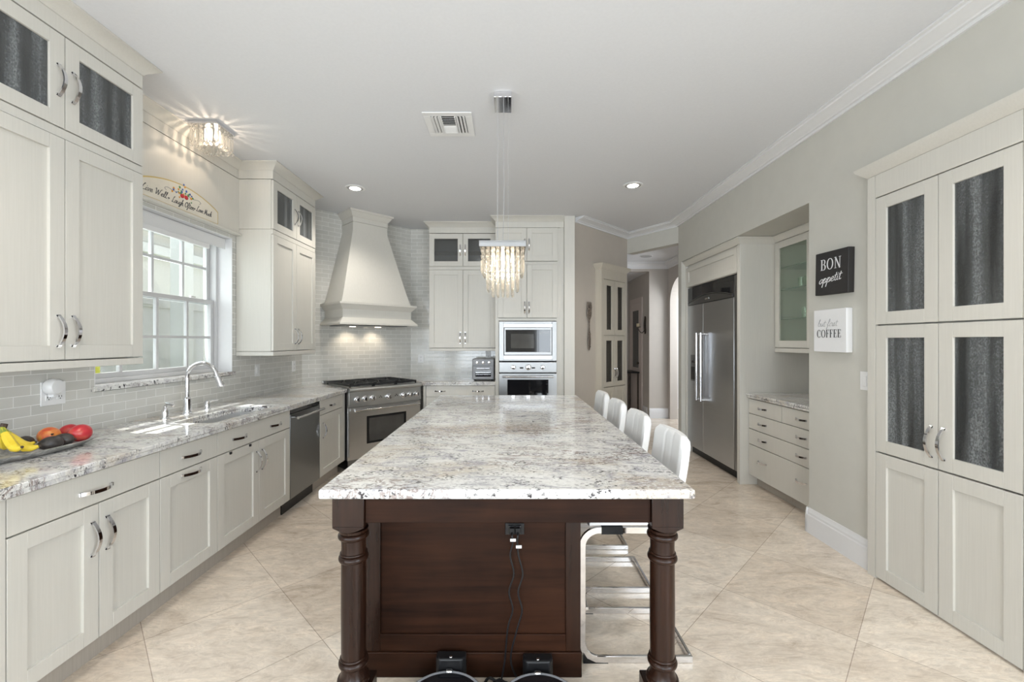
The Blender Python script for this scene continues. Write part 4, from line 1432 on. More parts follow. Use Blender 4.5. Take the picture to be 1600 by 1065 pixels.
# ------------------------------------------------------------------ right wall: fridge, drawers, glass cabinet
t = thing('refrigerator', 'large stainless side-by-side refrigerator built into the right wall', 'refrigerator', (2.32, 5.598, 0), -PI / 2)
w = 1.226
MB().box(0.002, w - 0.002, 0.05, 0.64, 0.09, 2.115).build('case', 'darksteel', t)
MB().box(0.01, w - 0.01, 0.06, 0.10, 0.0, 0.088).build('kick_grille', 'black', t)
sp = 0.446
ld = MB().box(0.004, sp - 0.003, 0.0, 0.048, 0.10, 1.885).build('freezer_door', 'steelv', t, bevel=0.004)
rd = MB().box(sp + 0.003, w - 0.075, 0.0, 0.048, 0.10, 1.885).build('fridge_door', 'steelv', t, bevel=0.004)
for par, x in ((ld, sp - 0.055), (rd, sp + 0.060)):
    mb = MB().cyl((x, -0.058, 0.72), (x, -0.058, 1.53), 0.014, 14)
    for z in (0.735, 1.515):
        mb.cyl((x, -0.058, z), (x, 0.0, z), 0.012, 12)
    mb.build('door_handle', 'chrome', par)
dp = MB().box(0.10, 0.27, -0.004, 0.0, 0.93, 1.26).build('ice_dispenser', 'darksteel', ld, bevel=0.002)
MB().box(0.115, 0.255, -0.0055, -0.0035, 0.95, 1.11).build('dispenser_bay', 'black', ld)
MB().box(0.14, 0.23, -0.0055, -0.0035, 1.16, 1.185).build('dispenser_display', 'blackglass', ld)
gr = MB().box(0.004, w - 0.075, 0.002, 0.048, 1.890, 2.112).build('top_grille', 'blackglass', t, bevel=0.003)
n = 20
mb = MB().ribbon([(0.02 + (w - 0.12) * i / n, -0.002, 1.905 + 0.085 * math.sin(PI * (0.06 + 0.88 * i / n))) for i in range(n + 1)], (0, 1, 0), 0.010, 0.008)
mb.build('grille_arc', 'darksteel', gr)
mb = MB()
mb.prism_xz([(0.02 + (w - 0.12) * i / n, 1.895 + 0.084 * math.sin(PI * (0.06 + 0.88 * i / n))) for i in range(n, -1, -1)] + [(0.02, 1.893), (w - 0.10, 1.893)], -0.002, 0.002)
mb.build('grille_lower', 'darksteel', gr)
MB().box(0.50, 0.60, -0.005, -0.002, 1.925, 1.940).build('emblem', 'nickel', gr)
MB().box(w - 0.072, w - 0.004, 0.004, 0.048, 0.10, 2.112).build('hinge_trim', 'steel', t, bevel=0.002)

t = thing('fridge_surround', 'cream cabinet surround framing the refrigerator', 'cabinet', (2.305, 5.628, 0), -PI / 2)
MB().box(0.0, 0.026, 0.0, 0.69, 0, 2.405).build('end_panel', 'cream', t, bevel=0.002, seg=1)
MB().box(1.272, 1.327, 0.0, 0.69, 0, 2.405).build('end_panel', 'cream', t, bevel=0.002, seg=1)
MB().box(0.027, 1.271, 0.021, 0.69, 2.125, 2.405).build('top_box', 'cream', t)
door(t, 0.03, 1.268, 2.128, 2.380, 'shaker', 'flap_door', fw=0.055)
crown(t, 1.327, 0.69, 2.405, 2.467, 0.045, False, True)

t = thing('drawer_cabinet', 'cream cabinet with rows of drawers in the right wall niche', 'cabinet', (2.390, 4.298, 0), -PI / 2)
w, d = 1.045, 0.607
carcass(t, w, d, 0.102, ZC - 0.001)
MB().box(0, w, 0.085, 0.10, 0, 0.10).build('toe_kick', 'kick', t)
door(t, 0, 0.522, 0.717, 0.862, 'slab', 'drawer', hs=[('h', 0.24, 0.79, 0.13)])
door(t, 0.522, w, 0.717, 0.862, 'slab', 'drawer', hs=[('h', 0.78, 0.79, 0.13)])
for z0, z1, hz in ((0.566, 0.715, 0.643), (0.413, 0.564, 0.49), (0.106, 0.411, 0.28)):
    door(t, 0, w, z0, z1, 'slab', 'drawer', hs=[('h', 0.24, hz, 0.13), ('h', 0.78, hz, 0.13)])
mb = MB().box(2.365, 2.998, 3.252, 4.299, 0.893, 0.915).box(2.371, 2.998, 3.252, 4.299, 0.871, 0.8928)
tag(mb.build('worktop', 'granite', bevel=0.004), 'granite worktop on the niche drawers right of the refrigerator', 'countertop')

t = thing('glass_cabinet', 'cream wall cabinet with clear glass door and shelves in the niche', 'cabinet', (2.650, 4.298, 0), -PI / 2)
w, d = 1.06, 0.347
hollow(MB(), 0, w, 0.021, d, 1.366, 2.41).build('carcass', 'cream', t, bevel=0.001, seg=1)
for s in (2.148, 1.934, 1.644):
    MB().box(0.019, w - 0.019, 0.03, d - 0.02, s - 0.005, s + 0.005).build('shelf', see_through('green_edge_shelf', (0.60, 0.72, 0.64), 0.08, 0.02) if s > 2.1 else bpy.data.materials['green_edge_shelf'], t)
for a, b, hx in ((0, 0.53, 0.50), (0.53, w, 0.56)):
    door(t, a, b, 1.368, 2.408, 'glass', glass='clearglass')
MB().box(0, w, 0.0, d, 1.323, 1.364).build('light_rail', 'cream', t, bevel=0.002, seg=1)
crown(t, w, d, 2.411, 2.467, 0.045, False, False)
gp = None
for lx, sh in ((0.15, 1.939), (0.24, 1.939), (0.33, 1.939), (0.42, 1.939), (0.20, 1.649), (0.31, 1.649)):
    if gp is None:
        gp = tag(MB().lathe([(0.026, 0), (0.030, 0.004), (0.036, 0.11), (0.0345, 0.11), (0.028, 0.008), (0.0, 0.007)]).build('drinking_glass', 'clearglass'),
                 'clear drinking glass on the middle shelf behind the cabinet glass', 'glass', 'glasses in the niche cabinet')
        g = gp
    else:
        g = gp.copy()
        COL.objects.link(g)
    g.location = (2.82, 4.298 - lx, sh)
    if sh < 1.7:
        g['label'] = 'clear drinking glass on the lowest glass shelf of the niche cabinet'
t = thing('ornament', 'round glazed ornament at the bottom of the niche cabinet', 'ornament', (2.80, 3.83, 1.385))
mb = MB().lathe([(0.035, 0), (0.04, 0.01), (0.03, 0.02)])
mb.build('foot', 'copperware', t)
mb = MB().tube([(0, 0.075 * math.cos(a), 0.10 + 0.085 * math.sin(a)) for a in [2 * PI * i / 24 for i in range(25)]], 0.012, 8)
mb.build('ring', 'copperware', t)

# pantry
t = thing('pantry_cabinet', 'tall cream pantry with four rain glass doors over two panel doors', 'cabinet', (2.21, 2.655, 0), -PI / 2)
w, d = 0.900, 0.55
mb = MB()
mb.box(0.0, 0.055, 0.0, 0.021, 0.0, 2.43)
mb.box(0.806, w, 0.0, 0.021, 0.0, 2.43)
mb.box(0.0, 0.02, 0.021, d, 0.0, 2.43)
mb.box(w - 0.02, w, 0.021, d, 0.0, 2.43)
mb.box(0.02, w - 0.02, d - 0.02, d, 0, 2.43)
mb.box(0.02, w - 0.02, 0.021, d - 0.02, 2.29, 2.31)
for s in (0.76, 1.15, 1.525, 1.90):
    mb.box(0.02, w - 0.02, 0.04, d - 0.02, s - 0.01, s + 0.01)
mb.box(0.02, w - 0.02, 0.021, d - 0.02, 0.0, 0.02)
mb.build('carcass', 'cream', t, bevel=0.0012, seg=1)
MB().box(0.057, 0.804, 0.0, 0.021, 2.294, 2.43).build('frieze', 'cream', t, bevel=0.0012, seg=1)
for a, b, hx in ((0.057, 0.437, 0.405), (0.437, 0.805, 0.469)):
    door(t, a, b, 1.529, 2.290, 'glass', fw=0.072)
    door(t, a, b, 0.769, 1.525, 'glass', fw=0.072, hs=[('v', hx, 0.905, 0.165)])
    door(t, a, b, 0.012, 0.765, 'shaker', fw=0.072)
MB().rect_stack(0, w, 0.035, [(2.431, 0.0), (2.434, 0.004), (2.478, 0.045), (2.494, 0.050)], True, False).build('crown', 'cream', t, bevel=0.001, seg=1)

# signs on the right wall
t = thing('wall_sign', 'black square canvas sign with white lettering BON appetit', 'sign', (2.207, 3.105, 1.757), -PI / 2)
t.rotation_euler = (0, math.radians(1.2), -PI / 2)
MB().box(0, 0.30, 0, 0.042, 0, 0.297).build('canvas', 'boardblack', t, bevel=0.003)
mb = MB()
serif_text(mb, 'BON', 0.052, 0.172, -0.0012, 0.075)
mb.build('capital_lettering', 'boardwhite', t, smooth=0)
mb = MB()
script_text(mb, 'appetit', 0.036, 0.078, -0.0012, 0.031, 0.0021, 0.28, rise=0.11, xs=1.36)
mb.build('script_lettering', 'boardwhite', t)
t = thing('wall_sign', 'white square canvas sign with grey lettering but first COFFEE', 'sign', (2.207, 3.118, 1.356), -PI / 2)
MB().box(0, 0.30, 0, 0.042, 0, 0.295).build('canvas', 'boardwhite', t, bevel=0.003)
mb = MB()
serif_text(mb, 'COFFEE', 0.034, 0.100, -0.0012, 0.055, gap=0.10, w=0.92)
mb.build('capital_lettering', 'ink', t, smooth=0)
mb = MB()
script_text(mb, 'but first', 0.040, 0.178, -0.0012, 0.023, 0.0010, 0.30, xs=1.45)
mb.build('script_lettering', 'paleink', t)

# arched sign on the ledge over the window
t = thing('arched_sign', 'ivory arched plaque reading Live Well, Laugh Often, Love Much above the window', 'sign', (-2.3985, 2.765, 2.3865), PI / 2)
SW = 0.775


def arch_poly(m, x0=0.0):
    top = []
    for i in range(25):
        q = 1 - i / 24
        top.append((x0 + m + (SW - 2 * m) * q, 0.105 - m + 0.085 * math.sin(PI * q) ** 0.8))
    return [(x0 + m, m), (x0 + SW - m, m)] + top


MB().prism_xz(arch_poly(0.0), 0.0, 0.012).build('plaque_edge', 'signedge', t)
MB().prism_xz(arch_poly(0.008), -0.001, 0.0).build('plaque_face', 'signcream', t)
mb = MB()
script_text(mb, 'Live Well', 0.030, 0.042, -0.0022, 0.021, 0.0019, 0.3, xs=1.5)
script_text(mb, '~', 0.250, 0.040, -0.0022, 0.021, 0.0019)
script_text(mb, 'Laugh Often', 0.285, 0.036, -0.0022, 0.0205, 0.0019, 0.3, xs=1.18)
script_text(mb, '~', 0.498, 0.040, -0.0022, 0.021, 0.0019)
script_text(mb, 'Love Much', 0.525, 0.042, -0.0022, 0.0195, 0.0019, 0.3, xs=1.12)
mb.build('lettering', 'ink', t)
random.seed(3)
for nm, mt, pts_ in (('berries', 'blue', 9), ('petals', 'orange', 9), ('leaves', 'greenp', 12)):
    mb = MB()
    for _ in range(pts_):
        mb.ball((0.385 + random.gauss(0, 0.050), -0.002, 0.132 + random.gauss(0, 0.019)), random.uniform(0.006, 0.010), 8, 5, (1, 0.25, 1))
    mb.build(nm, mt, t)
mb = MB()
for q in (0.385, 0.425):
    mb.ball((q, -0.002, 0.108), 0.020, 10, 6, (1, 0.25, 0.8))
mb.build('red_flowers', 'red', t)
mb = MB()
for s in (-1, 1):
    mb.tube(smooth_path([(0.40 + s * 0.04, -0.002, 0.125), (0.40 + s * 0.10, -0.002, 0.118), (0.40 + s * 0.15, -0.002, 0.125), (0.40 + s * 0.175, -0.002, 0.112), (0.40 + s * 0.16, -0.002, 0.10)]), 0.0014, 5)
mb.build('scrolls', 'paleink', t)

# ------------------------------------------------------------------ island
IC = Vector((-0.01, 2.8, 0))
IT = Matrix.Translation(-IC)
t = thing('kitchen_island', 'dark walnut island with turned corner legs under a granite top', 'kitchen island', IC)
bx0, bx1, by0, by1 = -0.615, 0.304, 1.835, 4.05
mb = MB(IT)
mb.box(bx0, bx1, by0 + 0.022, by1, 0.108, 0.879)
mb.build('body', 'wood', t, bevel=0.002)
for a, b in ((bx0, bx0 + 0.064), (bx1 - 0.064, bx1)):
    MB(IT).box(a, b, by0, by0 + 0.021, 0.108, 0.879).build('end_stile', 'woodv', t, bevel=0.002)
for a, b in ((0.108, 0.180), (0.81, 0.879)):
    MB(IT).box(bx0 + 0.064, bx1 - 0.064, by0, by0 + 0.021, a, b).build('end_rail', 'wood', t, bevel=0.002)
MB(IT).box(bx0 + 0.060, bx1 - 0.060, by0 + 0.010, by0 + 0.020, 0.176, 0.814).build('end_panel', 'wood', t)
MB(IT).box(bx0 - 0.004, bx1 + 0.004, by0 - 0.006, by1, 0.0, 0.106).build('plinth', 'wood', t, bevel=0.003)
mb = MB(IT)
mb.box(-0.516, 0.505, 1.538, 1.566, 0.781, 0.879)
mb.build('apron', 'wood', t, bevel=0.002)
mb = MB(IT)
mb.box(0.560, 0.588, 1.64, 3.96, 0.781, 0.879)
mb.box(-0.60, -0.572, 1.64, by0, 0.781, 0.879)
mb.build('side_apron', 'wood', t, bevel=0.002)
def ring(zc, r0, r1, hh):
    return [(r0, zc - hh)] + [(r0 + (r1 - r0) * math.cos(a), zc + hh * math.sin(a)) for a in (-1.2, -0.8, -0.4, 0, 0.4, 0.8, 1.2)] + [(r0, zc + hh)]


LEGP = [(0.0, 0.175), (0.058, 0.176)] + ring(0.192, 0.050, 0.058, 0.014) + [(0.047, 0.212), (0.0435, 0.226)] + ring(0.258, 0.0435, 0.053, 0.013) \
    + ring(0.276, 0.0435, 0.048, 0.005) + [(0.0435, 0.30), (0.0445, 0.45), (0.0435, 0.615)] + ring(0.640, 0.0435, 0.053, 0.012) + ring(0.657, 0.0435, 0.048, 0.005) \
    + [(0.0425, 0.68), (0.0435, 0.708)] + ring(0.722, 0.046, 0.055, 0.011) + [(0.050, 0.736), (0.052, 0.746), (0.0, 0.748)]
leg_src = None
for x, y in ((-0.573, 1.582), (0.562, 1.582), (0.562, 4.005)):
    T = Matrix.Translation(-IC + Vector((x, y, 0)))
    lg = MB(T).lathe(LEGP, seg=40).build('leg', 'woodv', t, smooth=32)
    h = 0.0565
    mb = MB(T)
    # square block whose foot is trimmed to a shallow curve
    mb.box(-h, h, -h, h, 0.770, 0.879)
    n = 10
    c = [(-h + 2 * h * i / n, 0.770 - 0.018 * math.sin(PI * i / n) - 0.004) for i in range(n + 1)]
    mb.prism_xz(c + [(h, 0.7705), (-h, 0.7705)], -h, h)
    mb.build('leg_block', 'woodv', lg, bevel=0.002)
    MB(T).box(-0.066, 0.066, -0.066, 0.066, 0.0, 0.174).build('leg_foot', 'woodv', lg, bevel=0.004)
op = MB(IT).box(-0.018, 0.063, by0 + 0.004, by0 + 0.010, 0.604, 0.652).build('outlet_plate', 'black', t, bevel=0.001)
mb = MB(IT)
for x in (0.007, 0.038):
    mb.box(x - .011, x + .011, by0 - 0.003, by0 + 0.004, 0.611, 0.645)
mb.build('socket', 'blackglass', op, bevel=0.002)

mb = MB().box(-0.665, 0.647, 1.492, 4.115, 0.8805, 0.915)
tag(mb.build('island_worktop', 'granite', bevel=0.008, seg=3), 'large pale granite slab lying on the dark wooden island', 'countertop')

# charging cords of the robot vacuums
for k, (dx, lab) in enumerate(((-0.012, 'black power cord with white tag, left one hanging on the island end'),
                               (0.012, 'black power cord with white tag, right one hanging on the island end'))):
    x0 = 0.023 + dx
    t = thing('power_cord', lab, 'cord', (x0, by0 - 0.02, 0), 0, 'cords hanging on the island')
    P = [(0, 0.012, 0.628), (0, -0.012, 0.615), (0.002 * (1 - 2 * k), -0.012, 0.58)]
    zz = 0.53
    i = 0
    while zz > 0.16:
        P.append(((0.010 if i % 2 else -0.008) + 0.012 * k - 0.004 * i * (0.6 if k == 0 else 0.35), -0.010 - 0.004 * k, zz))
        zz -= 0.075
        i += 1
    P += [(-0.03, -0.014, 0.10), (-0.045 + 0.05 * k, -0.030, 0.02), (-0.05 + 0.10 * k, -0.06, 0.008), (-0.07 + 0.15 * k, -0.075, 0.006)]
    MB().tube(smooth_path(P, 5), 0.0036, 8).build('cord', 'black', t)
    MB().box(-0.010, 0.010, -0.002, 0.016, 0.616, 0.641).build('plug', 'black', t, bevel=0.003)
    zt = 0.600 - 0.028 * k
    MB().box(-0.008, 0.016, -0.0205, -0.0165, zt - 0.006, zt + 0.006).build('tag', 'white', t, bevel=0.001)

# robot vacuums and docks
for k, (x, lab, dlab) in enumerate(((-0.243, 'black round robot vacuum, left one parked before the island', 'black charging dock behind the left robot vacuum'),
                                    (0.118, 'black round robot vacuum, right one parked before the island', 'black charging dock behind the right robot vacuum'))):
    t = thing('charging_dock', dlab, 'charger', (x, 1.765, 0), 0, 'robot vacuum charging docks')
    mb = MB()
    mb.prism([(-0.062, 0.055), (-0.062, 0.022), (-0.048, 0.004), (0.048, 0.004), (0.062, 0.022), (0.062, 0.055)], 0.0, 0.124 - 0.010 * k)
    mb.build('tower', 'black', t, bevel=0.008, seg=3)
    MB().prism([(-0.085, 0.003), (-0.075, -0.06), (0.075, -0.06), (0.085, 0.003)], 0.0, 0.010).build('ramp', 'black', t, bevel=0.003)
    MB().ball((0.0, 0.018, 0.124 - 0.010 * k), 0.007, 10, 6, (1, 1, 0.5)).build('indicator_lamp', 'nickel', t)
    t = thing('robot_vacuum', lab, 'robot vacuum', (x - 0.003, 1.597 - 0.01 * k, 0.0), 0, 'robot vacuums on their docks')
    MB().lathe([(0.150, 0.012), (0.165, 0.020), (0.168, 0.070), (0.160, 0.080)], seg=56).build('body', 'black', t)
    MB().lathe([(0.1605, 0.0785), (0.1625, 0.0835), (0.157, 0.0865), (0.150, 0.0845)], seg=56).build('rim', 'silver', t)
    MB().lathe([(0.149, 0.0805), (0.149, 0.0845), (0.10, 0.0875), (0.0, 0.088)], seg=56).build('lid', 'blackglass', t)
    MB().lathe([(0.035, 0.088), (0.035, 0.092), (0.0, 0.093)], (0, 0.0, 0), 24).build('button', 'black', t)
    mb = MB().box(-0.014, 0.014, 0.150, 0.169, 0.074, 0.091)
    mb.build('sensor_notch', 'nickel', t, bevel=0.006)
    for s in (-1, 1):
        MB().cyl((s * 0.11 - 0.008, 0, 0.02), (s * 0.11 + 0.008, 0, 0.02), 0.020, 16).build('wheel', 'black', t)
t = thing('cable_loop', 'loops of black cable lying on the floor between the robot vacuums', 'cord', (-0.06, 1.75, 0))
P = []
for i in range(60):
    a = i * 0.42
    P.append((0.055 * math.cos(a) * (1 + 0.25 * math.sin(i * .7)) + 0.03 * math.sin(i * .11), 0.040 * math.sin(a) * (1 + .2 * math.cos(i * .9)), 0.006 + 0.005 * (i % 5) + 0.004 * math.sin(i)))
MB().tube(smooth_path(P, 3), 0.0036, 7).build('cable', 'black', t)

# ------------------------------------------------------------------ bar stools


def slab(nu, nv, fn):
    """closed slab from fn(u, v, side): u, v in 0..1, side -1 or 1"""
    mb = MB()
    idx = {}
    vs_, fs = [], []
    for s in (0, 1):
        for i in range(nu + 1):
            for j in range(nv + 1):
                idx[s, i, j] = len(vs_)
                vs_.append(fn(i / nu, j / nv, -1 if s == 0 else 1))
    for i in range(nu):
        for j in range(nv):
            fs.append((idx[0, i, j], idx[0, i, j + 1], idx[0, i + 1, j + 1], idx[0, i + 1, j]))
            fs.append((idx[1, i, j], idx[1, i + 1, j], idx[1, i + 1, j + 1], idx[1, i, j + 1]))
    for i in range(nu):
        fs.append((idx[0, i, 0], idx[0, i + 1, 0], idx[1, i + 1, 0], idx[1, i, 0]))
        fs.append((idx[0, i, nv], idx[1, i, nv], idx[1, i + 1, nv], idx[0, i + 1, nv]))
    for j in range(nv):
        fs.append((idx[0, 0, j], idx[1, 0, j], idx[1, 0, j + 1], idx[0, 0, j + 1]))
        fs.append((idx[0, nu, j], idx[0, nu, j + 1], idx[1, nu, j + 1], idx[1, nu, j]))
    return mb.add(vs_, fs)


def make_stool(label):
    t = thing('bar_stool', label, 'bar stool', (0.57, 2.09, 0), 0, 'white bar stools along the island')
    hw = 0.185

    def back(u, v, s):
        # u across the width (y), v upwards
        y = (u - 0.5) * 2
        z = 0.615 + 0.385 * v
        edge = 1.0
        if v > 0.86:
            q = (v - 0.86) / 0.14
            edge = 1 - 0.16 * (1 - math.sqrt(max(0, 1 - q * q)))
        lean = 0.160 + 0.075 * v + 0.012 * math.sin(PI * v)
        seam = 0.0
        for c in (-0.22, 0.26):
            seam += 0.007 * math.exp(-((y - c) / 0.035) ** 2)
        th = 0.026 - (seam if s < 0 else 0.3 * seam)
        th *= 1 - 0.45 * max(0, (abs(y) - 0.86) / 0.14) ** 2 - 0.5 * max(0, (v - 0.9) / 0.1) ** 2
        curve = -0.018 * y * y
        return (lean + s * th + curve, y * hw * edge, z)
    slab(32, 18, back).build('backrest', 'leather', t, smooth=60)

    def seat(u, v, s):
        x = -0.215 + 0.395 * u
        y = (v - 0.5) * 2
        e = max(0, (abs(y) - 0.8) / 0.2) ** 2
        f = max(0, (0.12 - u) / 0.12) ** 2
        th = 0.034 * (1 - 0.35 * e - 0.5 * f)
        return (x, y * hw, 0.638 + s * th - 0.02 * f + 0.006 * math.cos(PI * y / 2) * (s > 0))
    slab(20, 16, seat).build('seat', 'leather', t, smooth=60)
    fr = None
    for s in (-1, 1):
        y = s * (hw - 0.012)
        r = 0.075
        zt = 0.590
        x0, x1 = -0.246, 0.245
        P = [(0.13, y, zt)] + arc((x0 + r, zt - r), r, PI / 2, PI, 8, y=y) + arc((x0 + r, 0.016 + r), r, PI, 1.5 * PI, 8, y=y) + [(x1, y, 0.016)]
        f = MB().ribbon(P, (0, 1, 0), 0.030, 0.014).build('side_frame', 'chrome', t, bevel=0.002, seg=1)
        MB().prism_xz([(x0 + 0.004, 0.0), (x0 + 0.115, 0.0), (x0 + 0.115, 0.0012), (x0 + 0.06, 0.004), (x0 + 0.022, 0.022), (x0 + 0.004, 0.05)], y - 0.008, y + 0.008).build('floor_glide', 'black', f)
        MB().box(x0 + 0.085, x0 + 0.18, y - 0.009, y + 0.009, zt - 0.0165, zt - 0.0155 + 0.032).build('frame_cap', 'black', f)
    MB().box(0.231, 0.245, -hw + 0.02, hw - 0.02, 0.001, 0.031).build('cross_bar', 'chrome', t, bevel=0.002, seg=1)
    MB().box(x0 - 0.0, x0 + 0.03, -hw + 0.02, hw - 0.02, 0.225, 0.240).build('foot_rest', 'chrome', t, bevel=0.002, seg=1)
    MB().box(0.10, 0.13, -hw + 0.02, hw - 0.02, 0.578, 0.604).build('seat_brace', 'chrome', t)
    return t


s0 = make_stool('white leather bar stool with chrome frame, nearest of the row at the island')
for y, lab in ((2.622, 'white leather bar stool, second from the front in the row at the island'),
               (3.130, 'white leather bar stool, third from the front in the row at the island'),
               (3.640, 'white leather bar stool, farthest of the row at the island')):
    c = copy_tree(s0)
    c.location.y = y
    c['label'] = lab

# ------------------------------------------------------------------ ceiling: lights, vent, chandelier
for x, y, lab in ((-1.25, 1.15, 'added recessed ceiling light out of view, brightening the aisle by the fruit tray'),  # first four are added out of view to brighten floor and pantry
                  (1.35, 1.15, 'added recessed ceiling light out of view, brightening the aisle by the pantry'),
                  (-1.25, -1.1, 'added recessed ceiling light brightening the room from behind the camera on the left'),
                  (1.35, -1.1, 'added recessed ceiling light brightening the room from behind the camera on the right'),
                  (-1.600, 4.46, 'round recessed ceiling light near the range hood'), (1.258, 4.38, 'round recessed ceiling light over the walkway by the refrigerator')):
    t = thing('recessed_light', lab, 'ceiling light', (x, y, CEIL), 0, 'recessed ceiling lights')
    MB().lathe([(0.100, -0.001), (0.098, -0.006), (0.082, -0.010), (0.078, -0.0095), (0.078, -0.001)], seg=40).build('trim_ring', 'white', t)
    MB().lathe([(0.0775, -0.0075), (0.0775, -0.0045), (0.0, -0.0045), (0.0, -0.0050), (0.06, -0.0052)], seg=32).build('baffle', 'cablegrey', t)
    MB().lathe([(0.056, -0.0085), (0.056, -0.0065)], seg=32).build('lamp_face', 'can', t)
    sp = lamp('SPOT', 'recessed_beam', (0, 0, 0), 75 if y > 3 else (70 if y > 0 else 26), (1.0, 0.94, 0.85), spot_size=2.3, spot_blend=0.7, shadow_soft_size=0.06)
    sp.parent = t
    sp.location = (0, 0, -0.02)

t = thing('air_vent', 'square white ceiling vent with louvres in four directions', 'vent', (-0.436, 3.15, CEIL))
h, k = 0.172, 0.122
mb = MB()
for s in (-1, 1):
    mb.box(-h, h, s * k, s * h, -0.008, -0.001)
    mb.box(s * k, s * h, -k, k, -0.008, -0.001)
mb.build('frame', 'white', t, bevel=0.003)
MB().box(-k, k, -k, k, -0.0025, -0.001).build('duct_shade', 'gap', t)  # dark sheet painting the shade behind the louvres
for s in (-1, 1):
    for i in range(3):
        x = s * (0.058 + i * 0.024)
        mb = MB()
        mb.loft([[(x - s * .004, y, -0.005), (x + s * .012, y, -0.014), (x + s * .014, y, -0.0125), (x - s * .002, y, -0.0035)] for y in (-k, k)])
        mb.build('louvre', 'white', t)
    for i in range(4):
        y = s * (0.012 + i * 0.029)
        mb = MB()
        mb.loft([[(x, y - s * .004, -0.005), (x, y + s * .013, -0.014), (x, y + s * .015, -0.0125), (x, y - s * .002, -0.0035)] for x in (-0.046, 0.046)])
        mb.build('louvre', 'white', t)
mb = MB()
for s in (-1, 1):
    mb.box(s * 0.046, s * 0.052, -k, k, -0.014, -0.003)
mb.build('divider', 'white', t)


def strand(z0, beads, drop, r=0.0085, step=0.0245):
    """hanging crystal string: octagon beads, then a long prism"""
    mb = MB()
    z = z0
    k = step / 0.0245
    for _ in range(beads):
        mb.loft([[(q * r * math.cos(PI * i / 4), q * r * 0.62 * math.sin(PI * i / 4), z - dz * k) for i in range(8)]
                 for q, dz in ((0.05, 0.0), (0.75, 0.005), (1.0, 0.011), (0.75, 0.017), (0.05, 0.022))])
        z -= step
    mb.loft([[(q * r * math.cos(PI * i / 3), q * r * math.sin(PI * i / 3), z - dz) for i in range(6)]
             for q, dz in ((0.1, 0.0), (0.9, 0.008), (0.9, drop - 0.010), (0.15, drop))])
    return mb


t = thing('chandelier', 'square crystal chandelier hanging on thin cables over the island', 'chandelier', (-0.043, 2.83, 0))
MB().box(-0.056, 0.056, -0.095, 0.095, 2.983, CEIL - 0.001).build('canopy', 'chrome', t, bevel=0.002)
MB().tube([(0.004, -0.03, 2.983), (0.006, -0.035, 2.95), (0.004, -0.03, 2.6), (0.008, -0.02, 2.4), (0.0, 0, 2.06)], 0.0022, 6).build('power_cable', 'cablegrey', t)
for x in (-0.035, 0.035):
    for y in (-0.07, 0.07):
        MB().cyl((x, y, 2.06), (x, y, 2.983), 0.0010, 5).build('suspension_cable', 'cablegrey', t)
FH = 0.147
mb = MB()
mb.box(-FH, FH, -FH, FH, 2.052, 2.060)
for s in (-1, 1):
    mb.box(-FH, FH, s * (FH - 0.006), s * FH, 2.022, 2.052)
    mb.box(s * (FH - 0.006), s * FH, -FH + 0.006, FH - 0.006, 2.022, 2.052)
mb.build('frame', 'steel', t, bevel=0.0015)
n = 9
cache = {}
for i in range(n):
    for j in range(n):
        d = max(abs(i - 4), abs(j - 4))
        x, y = (i - 4) * 0.0315, (j - 4) * 0.0315
        if d < 2 and (i + j) % 2 == 0:
            continue
        key = (7, 7, 6, 5, 3)[d] + (1 if (i + j) % 2 and d in (2, 3) else 0)
        if key in cache:
            o = cache[key].copy()
            COL.objects.link(o)
        else:
            o = strand(2.050, key, 0.085, 0.0125, 0.035).build('crystal_strand', 'crystal', t, smooth=0)
            cache[key] = o
        o.parent = t
        o.location = (x, y, 0)
for x, y in ((0, 0.0), (0.063, 0.0), (-0.063, 0.0), (0, -0.063), (0, 0.063)):
    b = MB().lathe([(0.008, 2.045), (0.008, 2.0), (0.011, 1.985), (0.013, 1.955), (0.009, 1.93), (0.0, 1.905)], (x, y, 0), 12).build('bulb', 'bulb', t)
pl = lamp('POINT', 'chandelier_glow', (0, 0, 0), 5, (1.0, 0.85, 0.66), shadow_soft_size=0.05)
pl.parent = t
pl.location = (0, 0, 1.88)

t = thing('ceiling_fixture', 'square chrome flush light with crystal drops above the sink', 'ceiling light', (-2.205, 3.19, CEIL))
hh = 0.105
MB().box(-hh, hh, -hh, hh, -0.026, -0.001).build('base_plate', 'chrome', t, bevel=0.002)
src = None
for i in range(6):
    for j in range(6):
        d = max(abs(i - 2.5), abs(j - 2.5))
        if d < 2:
            continue
        if src is None:
            mb = strand(-0.028, 1, 0.098, 0.0125)
            mb.ball((0, 0, -0.166), 0.0155, 12, 8)
            src = o = mb.build('crystal_drop', 'crystal', t, smooth=0)
        else:
            o = src.copy()
            COL.objects.link(o)
            o.parent = t
        o.location = ((i - 2.5) * 0.0355, (j - 2.5) * 0.0355, 0.0)
for x in (-0.03, 0.03):
    MB().lathe([(0.010, -0.026), (0.012, -0.06), (0.014, -0.08), (0.0, -0.11)], (x, 0, 0), 12).build('bulb', 'bulb', t)
pl = lamp('POINT', 'fixture_glow', (0, 0, 0), 3.0, (1.0, 0.80, 0.60), shadow_soft_size=0.012)
pl.parent = t
pl.location = (0, 0, -0.13)

# ------------------------------------------------------------------ fruit tray
TC = Vector((-2.19, 1.93, 0.915))
t = thing('fruit_tray', 'long oval carved grey tray holding fruit on the left worktop', 'tray', TC, PI / 2 - 0.10)
rings = []
for a, b, z in ((0.22, 0.07, 0.0), (0.25, 0.085, 0.003), (0.315, 0.115, 0.026), (0.325, 0.120, 0.030), (0.318, 0.113, 0.031), (0.25, 0.082, 0.009), (0.02, 0.01, 0.008)):
    rings.append([(a * math.cos(2 * PI * i / 48), b * math.sin(2 * PI * i / 48), z) for i in range(48)])
MB().loft(rings).build('dish', 'tray', t)


